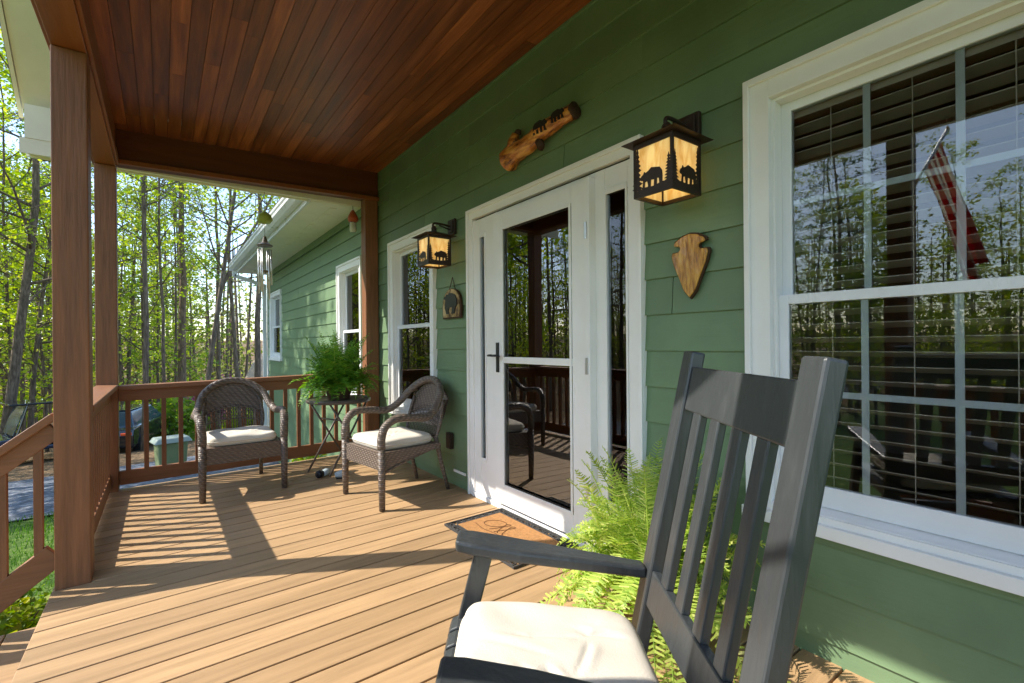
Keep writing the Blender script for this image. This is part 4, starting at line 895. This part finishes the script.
# ================================================================= vegetation
def leaves_at(m, c, spread, n, size, rr):
    for _ in range(n):
        p = Vector(c) + Vector((rr.gauss(0, 1), rr.gauss(0, 1), rr.gauss(0, .7))) * spread
        a = Vector((rr.uniform(-1, 1), rr.uniform(-1, 1), rr.uniform(-.6, .6))).normalized(); b = a.cross(Vector((rr.uniform(-1, 1), rr.uniform(-1, 1), rr.uniform(-.2, 1)))).normalized()
        s = size * rr.uniform(.6, 1.25)
        m.add([p - a * s, p + b * s * .55, p + a * s, p - b * s * .55], [(0, 1, 2, 3)])
def tree_meshes(seed, h, r, lean=(0, 0), lo=.35, nb=20, nl=34, size=.06, kind='spring', fork=False, wob=.02):
    """trunk with limbs (one mesh) and crown of single leaves (another); base at the origin"""
    rr = random.Random(seed); tr = MB(); tr.smooth = True; cr = MB()
    def path(base, d, L, n, w):
        pts = [Vector(base)]; d = Vector(d).normalized()
        for i in range(n):
            d = (d + Vector((rr.uniform(-1, 1), rr.uniform(-1, 1), rr.uniform(-.3, .8))) * w).normalized(); pts.append(pts[-1] + d * L / n)
        return pts
    stems = []
    n = 12; pts = []; jx = jy = 0.
    for i in range(n + 1):
        jx += rr.gauss(0, .006) * h; jy += rr.gauss(0, .006) * h
        t = i / n; pts.append(Vector((jx * t, jy * t, 0)) + Vector((lean[0] * t * h + wob * h * sin(3.1 * t + seed) * t, lean[1] * t * h + wob * h * sin(2.3 * t + 2 * seed) * t, h * t - .3)))
    rad = [r * (1.25 if i == 0 else 1) * (1 - .86 * i / n) + .008 for i in range(n + 1)]
    tr.tube(pts, rad, 8); stems.append((pts, rad))
    if fork:
        k = 4; d = Vector((.45, .15, 1)); p2 = path(pts[k], d, h * .6, 9, .1); r2 = [rad[k] * .75 * (1 - .85 * i / 9) + .006 for i in range(10)]; tr.tube(p2, r2, 7); stems.append((p2, r2))
    sp, mt = (.34, size)
    for pts_, rad_ in stems:
        k = len(pts_) - 1
        for b in range(nb):
            t = lo + (1 - lo) * (b + rr.random()) / nb
            i = min(k - 1, int(t * k)); f = t * k - i; p = pts_[i].lerp(pts_[i + 1], f)
            az = rr.uniform(0, 2 * pi); L = h * (.26 - .16 * t) * rr.uniform(.7, 1.25)
            up = rr.uniform(.1, .7) if kind != 'pine' else rr.uniform(-.15, .3)
            q = path(p, (cos(az), sin(az), up), L, 5, .18); rb = max(.006, rad_[i] * .42)
            tr.tube(q, [rb * (1 - .8 * j / 5) + .003 for j in range(6)], 5)
            for j in range(1, 6):
                for _k in range(2 if j < 3 else 3):
                    q2 = path(q[j], (rr.uniform(-1, 1), rr.uniform(-1, 1), rr.uniform(-.2, .7)), L * rr.uniform(.2, .5), 3, .3); tr.tube(q2, [rb * .3 + .002, rb * .2 + .002, .003, .002], 3, cap=False)
                    if rr.random() < .8:
                        leaves_at(cr, q2[-1], sp * .5 * rr.uniform(.5, 1.3), int(nl * rr.uniform(.15, .5)), mt, rr)
                        leaves_at(cr, q2[2], sp * .3, nl // 8, mt, rr)
        leaves_at(cr, pts_[-1], sp * 1.3, nl, mt, rr)
    return tr, cr
LEAFM = {'spring': 'leaf_spring', 'green': 'leaf_green', 'pine': 'needle'}
def hero(px, D, label, h, r, **kw):
    """a tree seen from the porch in direction px at distance D (metres along the view axis)"""
    p = CAM + FW * D + RT * ((px - 512) / FPX * D); kind = kw.get('kind', 'spring')
    t = thing('tree', label, 'tree', (p.x, p.y, gz(p.x, p.y)))
    tr, cr = tree_meshes(int(px * 7 + D), h, r * .68, **kw)
    tr.build('trunk', M['bark2' if kind == 'pine' else 'bark'], t, recalc=False); cr.build('crown', M[LEAFM[kind]], t, recalc=False); return t
def ln(px_per_m):     # lean across the view
    return (RT.x * px_per_m, RT.y * px_per_m)
hero(-2, 15, 'thick leaning dark trunk at the left picture edge, behind the foreground post', 17, .22, lean=ln(.13), kind='spring', lo=.3, nb=20)
hero(24, 19, 'thin straight trunk left of the foreground post', 15, .11, kind='spring', lo=.3)
hero(28, 17, 'slim curved trunk beside the foreground post, leaning right', 14, .13, lean=ln(.06), kind='spring', lo=.25, wob=.04)
hero(143, 15.5, 'grey trunk leaning right just beyond the second front post', 18, .12, lean=ln(.07), kind='spring', lo=.38)
hero(163, 17, 'thin straight dark sapling between the leaning grey trunk and the thick pine', 15, .085, kind='spring', lo=.35, wob=.012)
hero(181, 21, 'thickest straight pine trunk in the middle of the woods view', 21, .26, kind='pine', lo=.5, wob=.006, size=.10)
hero(199, 14, 'forked grey tree whose stems curve right, beside the thick pine', 15, .105, lean=ln(.10), kind='spring', lo=.35, fork=True, wob=.03)
hero(217, 24, 'straight brown trunk right of the forked tree', 18, .16, kind='spring', lo=.4, wob=.01)
hero(241, 20, 'dark trunk leaning left near the house wing', 16, .14, lean=ln(-.05), kind='green', lo=.4)
hero(256, 18, 'tall brown trunk right beside the downspout', 18, .17, kind='spring', lo=.42, wob=.008)
hero(128, 26, 'pale trunk nearest the second front post', 18, .15, kind='spring', lo=.4)
# further trees: a few meshes copied to many places
rr = random.Random(21)
VAR = []
for k, (kind, h, r, lo) in enumerate((('spring', 15, .075, .2), ('spring', 17, .09, .25), ('green', 16, .10, .2), ('pine', 19, .14, .35), ('spring', 12, .06, .12), ('green', 14, .08, .15))):
    tr, cr = tree_meshes(100 + k, h, r, kind=kind, lo=lo, nb=16, nl=32, size=.085, wob=.02)
    o = thing('tree', '', 'tree'); a = tr.build('trunk', M['bark2' if kind == 'pine' else 'bark'], o, recalc=False); b = cr.build('crown', M[LEAFM[kind]], o, recalc=False); VAR.append((o, a, b, kind, h))
LBL = {'spring': 'slender tree with thin yellow-green spring leaves among the woods around the house', 'green': 'slender tree with darker green leaves among the woods around the house', 'pine': 'tall dark pine with bare lower trunk among the woods around the house'}
used = set(); spots = []
tries = 0
while len(spots) < 105 and tries < 6000:
    tries += 1
    u = rr.random()
    if u < .38: az = radians(rr.uniform(-16, 3)); d = rr.uniform(21, 46)          # seen past the posts
    else: az = radians(rr.uniform(-100, -10)); d = rr.uniform(18, 44)             # seen in the glass
    x, y = CAM.x + sin(az) * d, CAM.y + cos(az) * d
    sd_az = abs(az - atan2(SUN_AZ.x, SUN_AZ.y))
    if 8.5 < y < 16.2 and x > -14: continue
    if sd_az < radians(32) and d < 25: continue
    if any(hypot(x - a, y - b) < 1.5 for a, b, _ in spots): continue
    if hypot(x - cx, y - cy_) < 3 or hypot(x - ux, y - uy) < 3: continue
    spots.append((x, y, d))
for i, (x, y, d) in enumerate(spots):
    v = VAR[i % 6] if rr.random() < .8 else VAR[4]
    o, a, b, kind, h = v; k = rr.uniform(.8, 1.15)
    sd_az = abs(atan2(x - CAM.x, y - CAM.y) - atan2(SUN_AZ.x, SUN_AZ.y))
    if sd_az < radians(34): k = min(k, (tan(SUN_EL) * d * .86) / h)
    if o in used:
        c = o.copy(); COL.objects.link(c)
        for ch in (a, b): e = ch.copy(); COL.objects.link(e); e.parent = c
    else: c = o; used.add(o)
    c.location = (x, y, gz(x, y)); c.rotation_euler = (0, 0, rr.uniform(0, 6.28)); c.scale = (k, k, k); c['label'] = LBL[kind]; c['group'] = kind + ' trees of the woods'
# the tree whose shadow dapples the wing wall
tr, cr = tree_meshes(77, 13.5, .16, kind='spring', lo=.45, nb=20, nl=60, size=.12); t = thing('tree', 'spring-leafed tree standing on the lawn left of the gravel, outside the frame', 'tree', (-8.2, 15.6, gz(-8.2, 15.6)))
tr.build('trunk', M['bark'], t, recalc=False); cr.build('crown', M['leaf_spring'], t, recalc=False)
tr, cr = tree_meshes(78, 15.5, .17, kind='spring', lo=.4, nb=22, nl=60, size=.12); t = thing('tree', 'taller spring-leafed tree on the lawn left of the stairs, outside the frame', 'tree', (-9.6, 14.3, gz(-9.6, 14.3)))
tr.build('trunk', M['bark'], t, recalc=False); cr.build('crown', M['leaf_spring'], t, recalc=False)
# far wood: one mass
fw = MB(); fw.smooth = False; rr = random.Random(5)
for _ in range(19000):
    az = radians(rr.uniform(-105, 8)); d = rr.uniform(46, 74); z = abs(rr.gauss(0, 5.6)) if rr.random() < .85 else rr.uniform(0, 15)
    x, y = CAM.x + sin(az) * d, CAM.y + cos(az) * d
    sda = abs(az - atan2(SUN_AZ.x, SUN_AZ.y)); 
    leaves_at(fw, (x, y, gz(x, y) + z), .9, 3, .24, rr)
fwo = fw.build('far_wood', M['far_leaf'], recalc=False); tag(fwo, 'hazy mass of leafy woods far behind the trunks', 'woods', kind='stuff')
ft = MB(); ft.smooth = True
for _ in range(260):
    az = radians(rr.uniform(-105, 8)); d = rr.uniform(44, 70); x, y = CAM.x + sin(az) * d, CAM.y + cos(az) * d; h = rr.uniform(11, 18); l = rr.uniform(-.06, .06)
    ft.tube([(x, y, gz(x, y) - .3), (x + l * h * .5, y, gz(x, y) + h * .5), (x + l * h, y, gz(x, y) + h)], [.13, .09, .03], 5, cap=False)
fto = ft.build('far_trunks', M['bark'], recalc=False); tag(fto, 'many thin brown trunks of the woods farthest back', 'woods', kind='stuff')
# understory bushes, redbuds
def bush(name, label, loc, rx, rz_, n, size, mt, seed, group=None, cat='bush'):
    t = thing(name, label, cat, loc, 0, group); m = MB(); rr = random.Random(seed); w = MB(); w.smooth = True
    for k in range(9):
        az = rr.uniform(0, 6.28); e = Vector((cos(az) * rx * rr.uniform(.3, .8), sin(az) * rx * rr.uniform(.3, .8), rz_ * rr.uniform(.6, 1.0))); w.tube([(0, 0, -.1), tuple(e * .5 + Vector((0, 0, .1 * rz_))), tuple(e)], [.018 * rz_ + .004, .011 * rz_ + .003, .003], 5)
    for _ in range(n):
        a = rr.uniform(0, 6.28); c = rr.uniform(-.15, 1); r = sqrt(max(0, 1 - c * c)) * rr.uniform(.55, 1.0) ** .5 * rr.uniform(.8, 1.12)
        leaves_at(m, (cos(a) * r * rx, sin(a) * r * rx, max(.02, c * rz_ * rr.uniform(.6, 1.05))), size * .9, 1, size, rr)
    w.build('stems', M['bark'], t, recalc=False); m.build('foliage', mt, t, recalc=False); return t
bush('bush', 'yellow-green leafy bush beside the steps, nearest the stair handrail', (-2.80, 3.95, gz(-2.9, 4.0)), .45, .72, 3200, .035, M['shrub'], 1)
bush('bush', 'yellow-green leafy bush behind the foreground post, farther along the porch front', (-3.05, 4.75, gz(-3.2, 4.9)), .5, .62, 3000, .035, M['shrub'], 2)
bush('bush', 'leafy bush at the left picture edge behind the stair balusters', (-3.55, 5.2, gz(-3.7, 5.4)), .55, .55, 2600, .035, M['shrub'], 3)
bush('bush', 'low green bush under the far railing below the wicker chair', (-1.05, 5.95, gz(-1.05, 5.95)), .4, .55, 2000, .035, M['shrub'], 4)
bush('bush', 'low green bush under the far railing below the fern table', (-.5, 6.3, gz(-.5, 6.3)), .38, .7, 2000, .035, M['shrub'], 6)
def at(px, D): return CAM + FW * D + RT * ((px - 512) / FPX * D)
for k, (px, D, rx, rz_, mt, lb) in enumerate(((176, 19, 1.3, 1.7, 'leaf_green', 'dark green woodland bush at the foot of the thick pine'), (205, 29, 1.7, 2.2, 'redbud', 'pink flowering redbud bush deep in the woods, left one'), (228, 31, 1.7, 2.6, 'redbud', 'pink flowering redbud bush deep in the woods near the wing'), (131, 24, 1.5, 1.6, 'leaf_green', 'woodland bush just right of the second post'), (248, 26, 1.2, 1.4, 'leaf_spring', 'pale woodland bush beside the downspout'), (10, 27, 2.2, 2.0, 'leaf_spring', 'pale woodland bush at the left picture edge'), (36, 30, 2.4, 2.2, 'leaf_spring', 'pale woodland bush left of the foreground post'), (152, 33, 2.4, 2.2, 'leaf_spring', 'pale yellow bush between the leaning trunk and the thin sapling'), (192, 35, 2.6, 2.6, 'leaf_green', 'green bush far behind the forked tree'))):
    p = at(px, D); bush('bush', lb, (p.x, p.y, gz(p.x, p.y)), rx, rz_, 1800, .12, M[mt], 40 + k)
# lawn grass
gr = MB(); rr = random.Random(8)
for _ in range(16000):
    x = rr.uniform(-6.5, -.1); y = rr.uniform(3.4, 9.4)
    if x > -2.5 and y < 5.3: continue
    z = gz(x, y); a = rr.uniform(0, 6.28); w = rr.uniform(.004, .008); h = rr.uniform(.04, .09); dx, dy = cos(a) * w, sin(a) * w; bx_, by_ = rr.uniform(-.03, .03), rr.uniform(-.03, .03)
    gr.add([(x - dx, y - dy, z), (x + dx, y + dy, z), (x + bx_, y + by_, z + h)], [(0, 1, 2)])
go = gr.build('lawn_grass', M['grassblade'], recalc=False); tag(go, 'short green lawn grass beside the porch and the gravel', 'grass', kind='stuff')

# ================================================================= light, camera
w = bpy.data.worlds.new('World'); SC.world = w; w.use_nodes = True; nt = w.node_tree; nt.nodes.clear()
o = nt.nodes.new('ShaderNodeOutputWorld'); bg = nt.nodes.new('ShaderNodeBackground'); sk_ = nt.nodes.new('ShaderNodeTexSky')
sk_.sky_type = 'NISHITA'; sk_.sun_disc = False; sk_.sun_elevation = SUN_EL; sk_.sun_rotation = atan2(SUN_AZ.x, SUN_AZ.y); sk_.ozone_density = 1.6; sk_.dust_density = .6; sk_.air_density = 1.0
bg.inputs[1].default_value = .145
nt.links.new(sk_.outputs[0], bg.inputs[0]); nt.links.new(bg.outputs[0], o.inputs[0])
ld = bpy.data.lights.new('sun', 'SUN'); ld.energy = 2.85; ld.angle = radians(.5); ld.color = (1, .94, .84)
lo_ = bpy.data.objects.new('sun', ld); COL.objects.link(lo_)
sdir = (SUN_AZ * cos(SUN_EL) + UP * sin(SUN_EL)).normalized(); lo_.rotation_euler = sdir.to_track_quat('Z', 'Y').to_euler(); lo_.location = sdir * 40
cd = bpy.data.cameras.new('camera'); co_ = bpy.data.objects.new('camera', cd); COL.objects.link(co_)
cd.sensor_width = 36; cd.lens = FPX / 1024 * 36; cd.clip_end = 1000; cd.clip_start = .02; cd.shift_y = 2.4 / 1024
U = RT * cos(ROLL) - UP * sin(ROLL); V = RT * sin(ROLL) + UP * cos(ROLL)
co_.matrix_world = Matrix(((U.x, V.x, -FW.x, CAM.x), (U.y, V.y, -FW.y, CAM.y), (U.z, V.z, -FW.z, CAM.z), (0, 0, 0, 1)))
SC.camera = co_
SC.view_settings.view_transform = 'Standard'; SC.view_settings.look = 'None'; SC.view_settings.exposure = 1.5; SC.view_settings.gamma = 1
SC.render.engine = 'CYCLES'; SC.cycles.use_denoising = True
try: SC.cycles.denoiser = 'OPENIMAGEDENOISE'
except Exception: pass
SC.cycles.max_bounces = 8; SC.cycles.diffuse_bounces = 5; SC.cycles.transparent_max_bounces = 16; SC.cycles.sample_clamp_indirect = 6
SC.render.resolution_x = 1024; SC.render.resolution_y = 683
